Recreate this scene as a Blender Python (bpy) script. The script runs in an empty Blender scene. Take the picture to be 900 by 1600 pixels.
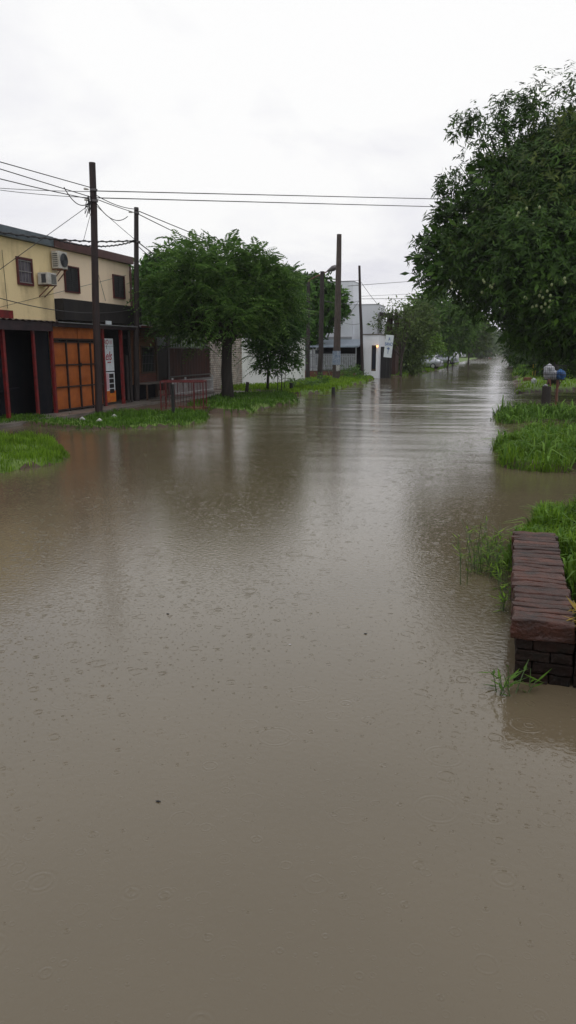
import bpy, bmesh, math, random
import numpy as np
from mathutils import Vector, Matrix
random.seed(7); RNG = np.random.default_rng(11)
C = bpy.context.scene.collection
R = math.radians
# ------------------------------------------------------------------ camera geometry (world: +Y along the street, +X to the right)
F, PITCH, YAW, H = 1150.0, math.atan(253/1150), math.radians(16.6), 2.1
def ray(x, y):
    dx = (x-450)/F; dy = (800-y)/F
    X = dx; Y = math.cos(PITCH)+dy*math.sin(PITCH); Z = -math.sin(PITCH)+dy*math.cos(PITCH)
    return (X*math.cos(YAW)-Y*math.sin(YAW), X*math.sin(YAW)+Y*math.cos(YAW), Z)
def G(x, y, z=0.0):
    r = ray(x, y); t = (z-H)/r[2]; return Vector((r[0]*t, r[1]*t, z))
def AX(x, y, X):
    r = ray(x, y); t = X/r[0]; return Vector((X, r[1]*t, H+r[2]*t))
def AY(x, y, Y):
    r = ray(x, y); t = Y/r[1]; return Vector((r[0]*t, Y, H+r[2]*t))

# ------------------------------------------------------------------ materials
def newmat(name):
    m = bpy.data.materials.new(name); m.use_nodes = True
    nt = m.node_tree; b = nt.nodes['Principled BSDF']; return m, nt, b
def N(nt, t, **kw):
    n = nt.nodes.new(t)
    for k, v in kw.items():
        if hasattr(n, k): setattr(n, k, v)
    return n
def mat(name, col, rough=0.6, col2=None, scale=4.0, bump=0.0, metal=0.0, stretch=None, spec=0.5, detail=6, lo=.35, hi=.65, emit=None, bscale=None, isl=0.0):
    m, nt, b = newmat(name); L = nt.links
    b.inputs['Base Color'].default_value = (*col, 1); b.inputs['Roughness'].default_value = rough
    b.inputs['Metallic'].default_value = metal; b.inputs['Specular IOR Level'].default_value = spec
    tc = N(nt, 'ShaderNodeTexCoord'); mp = N(nt, 'ShaderNodeMapping')
    L.new(tc.outputs['Object'], mp.inputs[0])
    if stretch: mp.inputs['Scale'].default_value = stretch
    out = None
    if col2 is not None:
        no = N(nt, 'ShaderNodeTexNoise'); no.inputs['Scale'].default_value = scale; no.inputs['Detail'].default_value = detail
        no.inputs['Roughness'].default_value = .65
        L.new(mp.outputs[0], no.inputs['Vector'])
        cr = N(nt, 'ShaderNodeValToRGB'); cr.color_ramp.elements[0].position = lo; cr.color_ramp.elements[1].position = hi
        cr.color_ramp.elements[0].color = (*col, 1); cr.color_ramp.elements[1].color = (*col2, 1)
        L.new(no.outputs['Fac'], cr.inputs[0]); out = cr.outputs[0]
    if isl > 0:
        ge = N(nt, 'ShaderNodeNewGeometry'); mr = N(nt, 'ShaderNodeMapRange')
        mr.inputs['To Min'].default_value = 1-isl; mr.inputs['To Max'].default_value = 1+isl
        L.new(ge.outputs['Random Per Island'], mr.inputs['Value'])
        hs = N(nt, 'ShaderNodeHueSaturation'); L.new(mr.outputs[0], hs.inputs['Value'])
        if out: L.new(out, hs.inputs['Color'])
        else: hs.inputs['Color'].default_value = (*col, 1)
        out = hs.outputs[0]
    if out: L.new(out, b.inputs['Base Color'])
    if bump > 0:
        n2 = N(nt, 'ShaderNodeTexNoise'); n2.inputs['Scale'].default_value = bscale or scale*4; n2.inputs['Detail'].default_value = 6
        L.new(mp.outputs[0], n2.inputs['Vector'])
        bp = N(nt, 'ShaderNodeBump'); bp.inputs['Strength'].default_value = 1; bp.inputs['Distance'].default_value = bump
        L.new(n2.outputs['Fac'], bp.inputs['Height']); L.new(bp.outputs[0], b.inputs['Normal'])
    if emit:
        b.inputs['Emission Color'].default_value = (*emit[0], 1); b.inputs['Emission Strength'].default_value = emit[1]
    return m
def leafmat(name, c1, c2, rough=.42, trans=.25, spec=.14, scale=1.2):
    rough = max(rough, .5)
    m, nt, b = newmat(name); L = nt.links
    ge = N(nt, 'ShaderNodeNewGeometry'); cr = N(nt, 'ShaderNodeValToRGB')
    cr.color_ramp.elements[0].color = (*c1, 1); cr.color_ramp.elements[1].color = (*c2, 1)
    e = cr.color_ramp.elements.new(.88); e.color = (*[(a*.4+b_*.6) for a, b_ in zip(c1, c2)], 1)
    L.new(ge.outputs['Random Per Island'], cr.inputs[0])
    tc = N(nt, 'ShaderNodeTexCoord'); no = N(nt, 'ShaderNodeTexNoise'); no.inputs['Scale'].default_value = scale
    L.new(tc.outputs['Object'], no.inputs['Vector'])
    hs = N(nt, 'ShaderNodeHueSaturation'); mr = N(nt, 'ShaderNodeMapRange'); mr.inputs['From Min'].default_value = .3; mr.inputs['From Max'].default_value = .7
    mr.inputs['To Min'].default_value = .7; mr.inputs['To Max'].default_value = 1.35
    L.new(no.outputs['Fac'], mr.inputs['Value']); L.new(mr.outputs[0], hs.inputs['Value']); L.new(cr.outputs[0], hs.inputs['Color'])
    L.new(hs.outputs[0], b.inputs['Base Color']); b.inputs['Roughness'].default_value = rough
    b.inputs['Specular IOR Level'].default_value = spec
    tr = N(nt, 'ShaderNodeBsdfTranslucent'); L.new(hs.outputs[0], tr.inputs['Color'])
    mx = N(nt, 'ShaderNodeMixShader'); mx.inputs[0].default_value = trans
    out = nt.nodes['Material Output']
    L.new(b.outputs[0], mx.inputs[1]); L.new(tr.outputs[0], mx.inputs[2]); L.new(mx.outputs[0], out.inputs['Surface'])
    return m
def wallmat(name, col, stain, rough=.75, amount=.6):
    """painted plaster with rain streaks and blotches"""
    m, nt, b = newmat(name); L = nt.links
    tc = N(nt, 'ShaderNodeTexCoord')
    mp = N(nt, 'ShaderNodeMapping'); mp.inputs['Scale'].default_value = (2.4, 2.4, .5); L.new(tc.outputs['Object'], mp.inputs[0])
    n1 = N(nt, 'ShaderNodeTexNoise'); n1.inputs['Scale'].default_value = 1.0; n1.inputs['Detail'].default_value = 5; L.new(mp.outputs[0], n1.inputs['Vector'])
    n2 = N(nt, 'ShaderNodeTexNoise'); n2.inputs['Scale'].default_value = .8; n2.inputs['Detail'].default_value = 8; n2.inputs['Roughness'].default_value = .7; L.new(tc.outputs['Object'], n2.inputs['Vector'])
    mu = N(nt, 'ShaderNodeMath', operation='MULTIPLY'); L.new(n1.outputs['Fac'], mu.inputs[0]); L.new(n2.outputs['Fac'], mu.inputs[1])
    mr = N(nt, 'ShaderNodeMapRange'); mr.inputs['From Min'].default_value = .22; mr.inputs['From Max'].default_value = .42; mr.inputs['To Max'].default_value = amount
    L.new(mu.outputs[0], mr.inputs['Value'])
    mx = N(nt, 'ShaderNodeMix', data_type='RGBA'); mx.inputs[6].default_value = (*col, 1); mx.inputs[7].default_value = (*stain, 1)
    L.new(mr.outputs[0], mx.inputs[0]); L.new(mx.outputs[2], b.inputs['Base Color']); b.inputs['Roughness'].default_value = rough; b.inputs['Specular IOR Level'].default_value = .15
    n3 = N(nt, 'ShaderNodeTexNoise'); n3.inputs['Scale'].default_value = 14; n3.inputs['Detail'].default_value = 6; L.new(tc.outputs['Object'], n3.inputs['Vector'])
    bp = N(nt, 'ShaderNodeBump'); bp.inputs['Distance'].default_value = .008; L.new(n3.outputs['Fac'], bp.inputs['Height']); L.new(bp.outputs[0], b.inputs['Normal'])
    return m
def brickmat(name, c1, c2, mortar, plane='YZ', bw=.26, bh=.075, rough=.75, ms=.01):
    m, nt, b = newmat(name); L = nt.links
    tc = N(nt, 'ShaderNodeTexCoord'); sp = N(nt, 'ShaderNodeSeparateXYZ'); cb = N(nt, 'ShaderNodeCombineXYZ')
    L.new(tc.outputs['Object'], sp.inputs[0]); L.new(sp.outputs[1 if plane == 'YZ' else 0], cb.inputs[0]); L.new(sp.outputs[2], cb.inputs[1])
    br = N(nt, 'ShaderNodeTexBrick'); L.new(cb.outputs[0], br.inputs['Vector'])
    br.inputs['Color1'].default_value = (*c1, 1); br.inputs['Color2'].default_value = (*c2, 1); br.inputs['Mortar'].default_value = (*mortar, 1)
    br.inputs['Scale'].default_value = 1; br.inputs['Brick Width'].default_value = bw; br.inputs['Row Height'].default_value = bh; br.inputs['Mortar Size'].default_value = ms
    no = N(nt, 'ShaderNodeTexNoise'); no.inputs['Scale'].default_value = 2.5; no.inputs['Detail'].default_value = 7; L.new(tc.outputs['Object'], no.inputs['Vector'])
    hs = N(nt, 'ShaderNodeHueSaturation'); mr = N(nt, 'ShaderNodeMapRange'); mr.inputs['From Min'].default_value = .3; mr.inputs['From Max'].default_value = .7; mr.inputs['To Min'].default_value = .6; mr.inputs['To Max'].default_value = 1.3
    L.new(no.outputs['Fac'], mr.inputs['Value']); L.new(mr.outputs[0], hs.inputs['Value']); L.new(br.outputs['Color'], hs.inputs['Color']); L.new(hs.outputs[0], b.inputs['Base Color'])
    b.inputs['Roughness'].default_value = rough
    bp = N(nt, 'ShaderNodeBump'); bp.inputs['Distance'].default_value = .012; bp.invert = True; L.new(br.outputs['Fac'], bp.inputs['Height']); L.new(bp.outputs[0], b.inputs['Normal'])
    return m

M = {}
M['yellow'] = wallmat('yellow_plaster', (.84, .68, .38), (.40, .31, .17), amount=.6)
M['cream'] = wallmat('cream_plaster', (.93, .76, .55), (.62, .49, .34), amount=.35)
M['white_wall'] = wallmat('white_wall_paint', (.85, .86, .84), (.32, .33, .28), amount=.7)
M['white_render'] = wallmat('white_render', (.84, .86, .90), (.6, .62, .63), amount=.4)
M['grey_render'] = wallmat('grey_render', (.36, .37, .38), (.2, .2, .2), amount=.5)
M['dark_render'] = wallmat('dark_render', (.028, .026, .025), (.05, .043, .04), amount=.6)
M['shade_black'] = wallmat('shade_black', (.006, .007, .010), (.016, .014, .014), amount=.7)  # near-black colour stands in for shade in bays, porches and under the table
M['red_paint'] = mat('red_paint', (.22, .014, .014), .45, (.10, .012, .012), 6, .002)
M['dark_red_paint'] = mat('dark_red_paint', (.15, .012, .012), .5, (.06, .01, .01), 8)
M['red_trim'] = mat('red_trim', (.12, .02, .018), .5, (.06, .015, .015), 8)
M['brown_fascia'] = mat('brown_fascia', (.13, .055, .05), .5, (.08, .035, .03), 3, .002)
M['grey_fascia'] = mat('grey_fascia', (.12, .15, .17), .45, (.07, .09, .10), 3)
M['orange_sheet'] = mat('orange_sheet', (.44, .125, .022), .5, (.24, .058, .014), 2.5, .02, bscale=3, lo=.3, hi=.75)
M['gate_metal'] = mat('gate_metal', (.035, .02, .015), .5, (.015, .01, .01), 8)
M['corrugated'] = mat('corrugated_dark', (.05, .03, .035), .4, (.02, .015, .02), 3)
M['zinc'] = mat('zinc_sheet', (.32, .34, .36), .35, (.18, .18, .18), 3, metal=.4)
M['ac_white'] = mat('ac_plastic', (.62, .61, .56), .45, (.4, .38, .33), 5)
M['ac_dark'] = mat('ac_grille', (.06, .065, .07), .5)
M['glass'] = mat('dark_glass', (.03, .035, .05), .08, spec=.6)
M['shutter'] = mat('dark_shutter', (.035, .035, .04), .5, (.02, .02, .02), 5)
M['curtain'] = mat('grey_curtain', (.14, .13, .15), .8, (.08, .07, .08), 4)
M['bar_metal'] = mat('bar_metal', (.35, .33, .32), .4, metal=.5)
M['pole_wood'] = mat('pole_wood', (.036, .018, .016), .75, (.014, .009, .009), 5, .012, stretch=(3, 3, .35))
M['pole_wood2'] = mat('pole_wood_grey', (.034, .024, .022), .75, (.016, .012, .011), 5, .012, stretch=(3, 3, .35))
M['concrete_pole'] = mat('pole_concrete', (.085, .062, .052), .8, (.05, .038, .033), 3, .006)
M['concrete'] = mat('wet_concrete', (.20, .18, .16), .35, (.11, .095, .08), 1.5, .01)
M['wire'] = mat('wire_black', (.012, .011, .012), .5)
M['metal_grey'] = mat('metal_grey', (.12, .11, .11), .45, metal=.5)
M['rust'] = mat('rust_metal', (.20, .075, .04), .6, (.10, .045, .03), 6, .003)
M['white_paint'] = mat('white_paint', (.70, .70, .70), .5, (.5, .5, .48), 5)
M['lightgrey'] = mat('light_grey_paint', (.32, .34, .36), .5, (.2, .21, .22), 5)
M['sign_white'] = mat('sign_white', (.74, .80, .82), .45, (.62, .68, .70), 6)
M['sign_orange'] = mat('sign_orange', (.62, .22, .02), .5, (.5, .08, .02), 6)
M['sign_red'] = mat('sign_red', (.35, .03, .05), .5)
M['sign_pink'] = mat('sign_pink', (.55, .30, .38), .5, (.6, .5, .5), 18)
M['sign_blue'] = mat('sign_blue', (.015, .09, .30), .5)
M['poster'] = mat('faded_poster', (.10, .15, .24), .7, (.32, .36, .42), 9, detail=3)
M['paper'] = mat('torn_paper', (.55, .54, .52), .8, (.3, .3, .3), 8)
M['black'] = mat('black_paint', (.010, .010, .010), .5)
M['timber'] = mat('timber_boards', (.27, .12, .055), .6, (.13, .06, .035), 3, .008, stretch=(1, .5, 9), bscale=3)
M['timber_frame'] = mat('timber_frame', (.10, .055, .03), .6, (.05, .03, .02), 4)
M['fence_brown'] = mat('brown_sheet', (.085, .028, .018), .55, (.03, .014, .012), 3, stretch=(4, 4, .4))
M['brick_white'] = brickmat('whitewashed_brick', (.52, .47, .42), (.44, .36, .30), (.22, .18, .15), 'YZ', .27, .11, ms=.014)
M['brick_red'] = brickmat('red_brick', (.20, .06, .035), (.15, .045, .03), (.10, .07, .06), 'XZ')
M['brick_red_y'] = brickmat('red_brick_street', (.20, .06, .035), (.15, .045, .03), (.10, .07, .06), 'YZ')
M['brick_wet'] = mat('wet_brick', (.078, .026, .015), .45, (.022, .015, .012), 7, .012, isl=.45, bscale=45, lo=.35, hi=.7, spec=.35)
M['brick_dark'] = mat('dark_brick', (.022, .011, .008), .7, (.009, .008, .006), 7, .012, isl=.35, bscale=40, spec=.12)  # darker brick for the end face, lower courses and the return
M['mortar'] = mat('dark_mortar', (.02, .016, .014), .8)
M['bark'] = mat('bark', (.032, .024, .018), .8, (.014, .011, .009), 6, .03, stretch=(3, 3, .5))
M['bark_pale'] = mat('bark_pale', (.09, .07, .055), .8, (.04, .03, .025), 6, .02, stretch=(3, 3, .5))
M['leaf_mango'] = leafmat('mango_leaf', (.018, .050, .006), (.062, .125, .013), .35, .15)
M['leaf_mango_hi'] = leafmat('mango_leaf_new', (.045, .075, .014), (.13, .17, .035), .35, .35)
M['leaf_feather'] = leafmat('feather_leaf', (.045, .105, .022), (.16, .27, .06), .5, .45)
M['leaf_feather_d'] = leafmat('feather_leaf_young', (.026, .070, .016), (.080, .17, .035), .5, .3)
M['leaf_almond'] = leafmat('almond_leaf', (.035, .095, .014), (.10, .21, .035), .35, .25)
M['leaf_olive'] = leafmat('olive_leaf', (.060, .100, .026), (.14, .20, .055), .5, .25)
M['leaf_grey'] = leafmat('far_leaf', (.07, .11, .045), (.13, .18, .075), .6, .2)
M['leaf_mid'] = leafmat('mid_leaf', (.065, .14, .024), (.16, .29, .05), .5, .4)
M['leaf_bright'] = leafmat('bright_leaf', (.10, .20, .025), (.22, .36, .06), .5, .35)
M['leaf_palm'] = leafmat('palm_leaf', (.05, .11, .02), (.12, .22, .05), .45, .3)
M['grass_blade'] = leafmat('grass_blade', (.07, .15, .010), (.22, .36, .030), .5, .35, scale=2.0)
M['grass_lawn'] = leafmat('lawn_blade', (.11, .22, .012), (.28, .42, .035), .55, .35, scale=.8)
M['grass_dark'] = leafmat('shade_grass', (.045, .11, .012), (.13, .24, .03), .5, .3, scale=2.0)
M['grass_weed'] = leafmat('weed_leaf', (.06, .14, .015), (.20, .34, .06), .5, .4, scale=3.0)
M['grass_dry'] = leafmat('dry_blade', (.25, .17, .03), (.38, .28, .06), .6, .3)
M['stem'] = mat('green_stem', (.06, .10, .03), .5)
M['fruit'] = mat('mango_fruit', (.16, .23, .09), .4, (.24, .27, .11), 3)
M['yellow_paint'] = mat('yellow_paint', (.45, .36, .02), .5, (.3, .22, .02), 5)
M['blue_bag'] = mat('blue_plastic', (.01, .07, .24), .3, (.03, .14, .36), 7, .03, bscale=7)
M['white_bag'] = mat('white_plastic', (.48, .49, .52), .35, (.28, .29, .31), 6, .03, bscale=7)
M['car_silver'] = mat('car_silver', (.42, .44, .46), .25, metal=.6)
M['car_white'] = mat('car_white', (.55, .56, .58), .3)
M['car_grey'] = mat('car_grey', (.32, .34, .37), .25, metal=.5)
M['car_dark'] = mat('car_dark', (.03, .03, .04), .25)
M['tyre'] = mat('tyre_rubber', (.012, .012, .012), .8)
M['rim'] = mat('wheel_rim', (.4, .4, .4), .3, metal=.8)
M['taillight'] = mat('tail_light', (.35, .02, .02), .2)
M['headlight'] = mat('head_light', (.6, .6, .6), .1)
M['bulb'] = mat('lit_bulb', (.9, .5, .2), .3, emit=((1, .42, .13), 3.5))
M['blue_tile'] = mat('blue_sheet', (.35, .42, .50), .35, (.22, .27, .33), 3, metal=.3)
M['soil'] = mat('wet_soil', (.055, .036, .024), .55, (.09, .064, .045), 1.3, .02, lo=.3, hi=.7, bscale=10, spec=.15)
M['turf'] = mat('turf_base', (.07, .13, .014), .8, (.12, .19, .025), 3, .03)

# ------------------------------------------------------------------ mesh helpers
from mathutils import noise as mnoise
def wear(o, amp=.006, cuts=3, freq=22):
    bm = bmesh.new(); bm.from_mesh(o.data); bmesh.ops.subdivide_edges(bm, edges=[e for e in bm.edges if e.calc_length() > .05], cuts=cuts, use_grid_fill=True)
    for v in bm.verts:
        n = mnoise.noise_vector(v.co*freq)*amp+mnoise.noise_vector(v.co*freq*.35)*amp*.8; v.co += n
    bm.to_mesh(o.data); bm.free(); return o
class MB:
    def __init__(s): s.v = []; s.f = []
    def add(s, vs, fs):
        o = len(s.v); s.v += [tuple(v) for v in vs]; s.f += [tuple(i+o for i in f) for f in fs]; return s
    def box(s, a, b, rot=0.0, piv=None):
        x0, y0, z0 = a; x1, y1, z1 = b
        vs = [(x0, y0, z0), (x1, y0, z0), (x1, y1, z0), (x0, y1, z0), (x0, y0, z1), (x1, y0, z1), (x1, y1, z1), (x0, y1, z1)]
        if rot:
            px, py = piv if piv else ((x0+x1)/2, (y0+y1)/2); c, sn = math.cos(rot), math.sin(rot)
            vs = [(px+(x-px)*c-(y-py)*sn, py+(x-px)*sn+(y-py)*c, z) for x, y, z in vs]
        return s.add(vs, [(0, 3, 2, 1), (4, 5, 6, 7), (0, 1, 5, 4), (1, 2, 6, 5), (2, 3, 7, 6), (3, 0, 4, 7)])
    def bar(s, p, q, w, h=None, up=(0, 0, 1)):
        p = Vector(p); q = Vector(q); d = (q-p).normalized(); up = Vector(up)
        if abs(d.dot(up)) > .98: up = Vector((0, 1, 0))
        a = d.cross(up).normalized()*w/2; b = d.cross(a).normalized()*(h or w)/2
        vs = [p-a-b, p+a-b, p+a+b, p-a+b, q-a-b, q+a-b, q+a+b, q-a+b]
        return s.add(vs, [(0, 3, 2, 1), (4, 5, 6, 7), (0, 1, 5, 4), (1, 2, 6, 5), (2, 3, 7, 6), (3, 0, 4, 7)])
    def tube(s, pts, radii, seg=8, cap=True):
        pts = [Vector(p) for p in pts]; n = len(pts)
        if not hasattr(radii, '__len__'): radii = [radii]*n
        o = len(s.v); ref = None
        for i, p in enumerate(pts):
            d = (pts[min(i+1, n-1)]-pts[max(i-1, 0)]).normalized()
            if ref is None: ref = Vector((1, 0, 0)) if abs(d.x) < .8 else Vector((0, 1, 0))
            a = (ref-d*ref.dot(d)).normalized(); b = d.cross(a); ref = a
            for k in range(seg):
                t = 2*math.pi*k/seg; s.v.append(tuple(p+(a*math.cos(t)+b*math.sin(t))*radii[i]))
        for i in range(n-1):
            for k in range(seg):
                k2 = (k+1) % seg; s.f.append((o+i*seg+k, o+i*seg+k2, o+(i+1)*seg+k2, o+(i+1)*seg+k))
        if cap:
            s.f.append(tuple(o+k for k in range(seg))[::-1]); s.f.append(tuple(o+(n-1)*seg+k for k in range(seg)))
        return s
    def quad(s, a, b, c, d): return s.add([a, b, c, d], [(0, 1, 2, 3)])
    def build(s, name, m, parent=None, smooth=False, bevel=0.0):
        me = bpy.data.meshes.new(name); me.from_pydata(s.v, [], s.f)
        if bevel:
            bm = bmesh.new(); bm.from_mesh(me)
            bmesh.ops.bevel(bm, geom=bm.edges[:], offset=bevel, segments=2, affect='EDGES', profile=.6)
            bm.to_mesh(me); bm.free()
        me.materials.append(m)
        if smooth:
            for p in me.polygons: p.use_smooth = True
        return link(name, me, parent)
def link(name, me, parent=None):
    o = bpy.data.objects.new(name, me); C.objects.link(o)
    if parent is not None:
        o.parent = parent; o.matrix_parent_inverse = Matrix.Translation(-parent.location) if not parent.rotation_euler.z else parent_mat(parent).inverted()
    return o
def parent_mat(p): return Matrix.Translation(p.location) @ Matrix.Rotation(p.rotation_euler.z, 4, 'Z')
def tag(o, label, cat, group=None, kind=None):
    o['label'] = label; o['category'] = cat
    if group: o['group'] = group
    if kind: o['kind'] = kind
    return o
def thing(name, loc, label, cat, group=None):
    o = bpy.data.objects.new(name, None); C.objects.link(o); o.location = loc; o.empty_display_size = .3
    return tag(o, label, cat, group)
def npmesh(name, V, Fq, m, parent=None, smooth=False):
    me = bpy.data.meshes.new(name); nv, nf = len(V), len(Fq); k = Fq.shape[1]
    me.vertices.add(nv); me.vertices.foreach_set('co', V.astype(np.float32).ravel())
    me.loops.add(nf*k); me.loops.foreach_set('vertex_index', Fq.astype(np.int32).ravel())
    me.polygons.add(nf); me.polygons.foreach_set('loop_start', np.arange(0, nf*k, k, dtype=np.int32))
    me.update(calc_edges=True); me.validate()
    for mm in (m if isinstance(m, list) else [m]): me.materials.append(mm)
    if smooth: me.polygons.foreach_set('use_smooth', np.ones(nf, dtype=bool))
    return link(name, me, parent)
def textmesh(txt, size, m, loc, rot, parent, name='lettering', sx=1.0, shear=0.0, ext=.003):
    cu = bpy.data.curves.new('lettering', 'FONT'); cu.body = txt; cu.size = size; cu.align_x = 'CENTER'; cu.align_y = 'CENTER'
    cu.extrude = ext; cu.shear = shear; cu.offset = size*.012
    tmp = bpy.data.objects.new('tmp', cu); C.objects.link(tmp); bpy.context.view_layer.update()
    me = bpy.data.meshes.new_from_object(tmp.evaluated_get(bpy.context.evaluated_depsgraph_get()))
    bpy.data.objects.remove(tmp)
    mt = Matrix.Translation(loc) @ rot @ Matrix.Diagonal((sx, 1, 1, 1)); me.transform(mt)
    me.materials.clear(); me.materials.append(m)
    return link(name, me, parent)
ROT_PX = Matrix.Rotation(math.pi/2, 4, 'Z') @ Matrix.Rotation(math.pi/2, 4, 'X')   # text reads on a wall facing +X
ROT_NY = Matrix.Rotation(math.pi/2, 4, 'X')                                         # text reads on a face looking to -Y

# ------------------------------------------------------------------ foliage
def unit(v): return v/np.maximum(np.linalg.norm(v, axis=-1, keepdims=True), 1e-6)
def kites(base, axis, side, fold=0.0):
    n = len(base); V = np.empty((n, 4, 3))
    V[:, 0] = base; V[:, 1] = base+axis*.45+side; V[:, 2] = base+axis; V[:, 3] = base+axis*.45-side
    if fold: V[:, 2, 2] -= fold
    return V
def tomesh(name, Vs, m, parent):
    V = np.concatenate(Vs).reshape(-1, 3); n = len(V)//4
    return npmesh(name, V, np.arange(n*4).reshape(n, 4), m, parent)
def clumps(lobes, density, jitter=.12, lo=.7, hi=1.05, zmin=-.75, cull=None):
    out = []; dirs = []
    for c, r in lobes:
        r = np.array(r if hasattr(r, '__len__') else (r, r, r), float); area = 4*math.pi*(r[0]*r[1]+r[1]*r[2]+r[0]*r[2])/3
        n = max(4, int(area*density)); d = unit(RNG.normal(size=(n, 3))); d = d[d[:, 2] > zmin]
        k = RNG.uniform(lo, hi, (len(d), 1))
        out.append(np.array(c)+d*r*k+RNG.normal(size=d.shape)*jitter*r.mean()); dirs.append(d)
    o_, d_ = np.concatenate(out), np.concatenate(dirs)
    if cull:
        f_ = cull[0]; q = np.sin(o_[:, 0]*f_+1.3*np.sin(o_[:, 2]*f_*.8))+np.sin(o_[:, 1]*f_*1.1+2+np.sin(o_[:, 0]*f_*.7))+np.sin(o_[:, 2]*f_*1.4+1+1.2*np.sin(o_[:, 1]*f_))
        k = (q > cull[1]) | (RNG.uniform(0, 1, len(q)) < .22); o_, d_ = o_[k], d_[k]
    return o_, d_
def simple_leaves(lobes, density, per, cr, L, W, droop=.3, zmin=-.75, flat=0.0, lo=.7, hi=1.05, jitter=.12):
    cc, dd = clumps(lobes, density, lo=lo, hi=hi, zmin=zmin, jitter=jitter)
    n = len(cc)*per; c = np.repeat(cc, per, 0); d = np.repeat(dd, per, 0)
    off = RNG.normal(size=(n, 3))*cr*np.array([1, 1, .6]); base = c+off
    ax = unit(d*.6+unit(off)*.7+RNG.normal(size=(n, 3))*.45+np.array([0, 0, -droop]))
    nrm = unit(RNG.normal(size=(n, 3))*(1-flat)+np.array([0, 0, 1.0])*(flat+.4)); sd = unit(np.cross(ax, nrm))
    s = RNG.uniform(.7, 1.25, (n, 1))
    return kites(base, ax*L*s, sd*W*.5*s)
def whorls(lobes, density, per, L, W, droop=.45, zmin=-.8, lo=.75, hi=1.05, jitter=.1, cull=None):
    """rosettes of long drooping leaves at twig tips"""
    cc, dd = clumps(lobes, density, lo=lo, hi=hi, zmin=zmin, jitter=jitter, cull=cull)
    n = len(cc)*per; c = np.repeat(cc, per, 0); d = np.repeat(unit(dd+np.array([0, 0, .25])), per, 0)
    rnd = unit(RNG.normal(size=(n, 3))); radial = unit(rnd-d*np.sum(rnd*d, 1, keepdims=True))
    ax = unit(radial*.95+d*.35+np.array([0, 0, -droop])*RNG.uniform(.4, 1.5, (n, 1)))
    sd = unit(np.cross(ax, d+RNG.normal(size=(n, 3))*.25)); s = RNG.uniform(.65, 1.2, (n, 1))
    base = c+RNG.normal(size=(n, 3))*.07
    return kites(base, ax*L*s, sd*W*.5*s, fold=.02)
def fronds(lobes, density, L=.8, pairs=9, wid=.18, droop=.35, zmin=-.55, jitter=.1, lo=.7, hi=1.02, cull=None):
    cc, dd = clumps(lobes, density, jitter=jitter, zmin=zmin, lo=lo, hi=hi, cull=cull); per = 3
    c = np.repeat(cc, per, 0); d = np.repeat(dd, per, 0); n = len(c)
    h = unit(d*np.array([1, 1, .35])+RNG.normal(size=(n, 3))*.5+np.array([0, 0, .12])); Ls = L*RNG.uniform(.65, 1.25, (n, 1))
    sd = unit(np.cross(h, np.array([0, 0, 1.0])+RNG.normal(size=(n, 3))*.3)); out = []
    dr = droop*RNG.uniform(.4, 1.6, (n, 1))
    up = np.cross(sd, h)
    for i in range(pairs):
        t = (i+.5)/pairs; p = c+h*Ls*t; p[:, 2] -= (dr*t*t)[:, 0]
        w = wid*math.sin(math.pi*(.12+.8*t))*1.1
        for sg in (-1, 1):
            ax = unit(sd*sg+h*.45-up*.35+RNG.normal(size=(n, 3))*.08)*w*Ls/L
            s2 = h*Ls*.36/pairs
            out.append(kites(p, ax, s2))
    return np.concatenate(out)
def tree_wood(mb, base, top, r, lobes, seg=9, limbs=2, wob=.25, rl=.35):
    base = Vector(base); top = Vector(top); pts = []; rad = []
    for i in range(6):
        t = i/5; p = base.lerp(top, t)
        if 0 < i < 5: p += Vector((random.uniform(-1, 1), random.uniform(-1, 1), 0))*wob*.35*r*2
        pts.append(p); rad.append(r*(1.45 if i == 0 else 1.1-.35*t))
    mb.tube(pts, rad, seg)
    for c, rr in lobes:
        rm = rr if not hasattr(rr, '__len__') else sum(rr)/3
        c = Vector(c)
        st = base.lerp(top, random.uniform(.7, .97)); mid = st.lerp(c, .5)+Vector((random.uniform(-1, 1), random.uniform(-1, 1), random.uniform(-.2, .6)))*wob*rm*.4
        mb.tube([st, st.lerp(mid, .5), mid, c], [r*.55, r*.42, r*.3, r*.15], 6)
        for k in range(limbs):
            e = c+Vector((random.uniform(-1, 1), random.uniform(-1, 1), random.uniform(-.3, 1))).normalized()*rm*.8
            m2 = mid.lerp(e, .5)+Vector((random.uniform(-1, 1), random.uniform(-1, 1), random.uniform(-.3, .5)))*rm*.12
            mb.tube([mid, m2, e], [r*.24, r*.14, r*.04], 5)
def lobe(x, y, rp, Y, asp=(1, 1, 1)):
    c = AY(x, y, Y); k = c.y/F*1.0; r = rp*math.sqrt(c.x**2+c.y**2)/F
    return (tuple(c), (r*asp[0], r*asp[1], r*asp[2]))

# ------------------------------------------------------------------ SKY + LIGHT + CAMERA
SUN_EL, SUN_AZ = R(70), R(150)      # azimuth measured from +Y towards +X
w = bpy.data.worlds.new('World'); bpy.context.scene.world = w; w.use_nodes = True
nt = w.node_tree; L = nt.links; bg = nt.nodes['Background']; wo = nt.nodes['World Output']
sky = N(nt, 'ShaderNodeTexSky'); sky.sky_type = 'NISHITA'; sky.sun_disc = False
sky.sun_elevation = SUN_EL; sky.sun_rotation = SUN_AZ; sky.air_density = 2; sky.dust_density = 4
hs = N(nt, 'ShaderNodeHueSaturation'); hs.inputs['Saturation'].default_value = .25
L.new(sky.outputs[0], hs.inputs['Color']); L.new(hs.outputs[0], bg.inputs[0]); bg.inputs[1].default_value = .06
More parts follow.
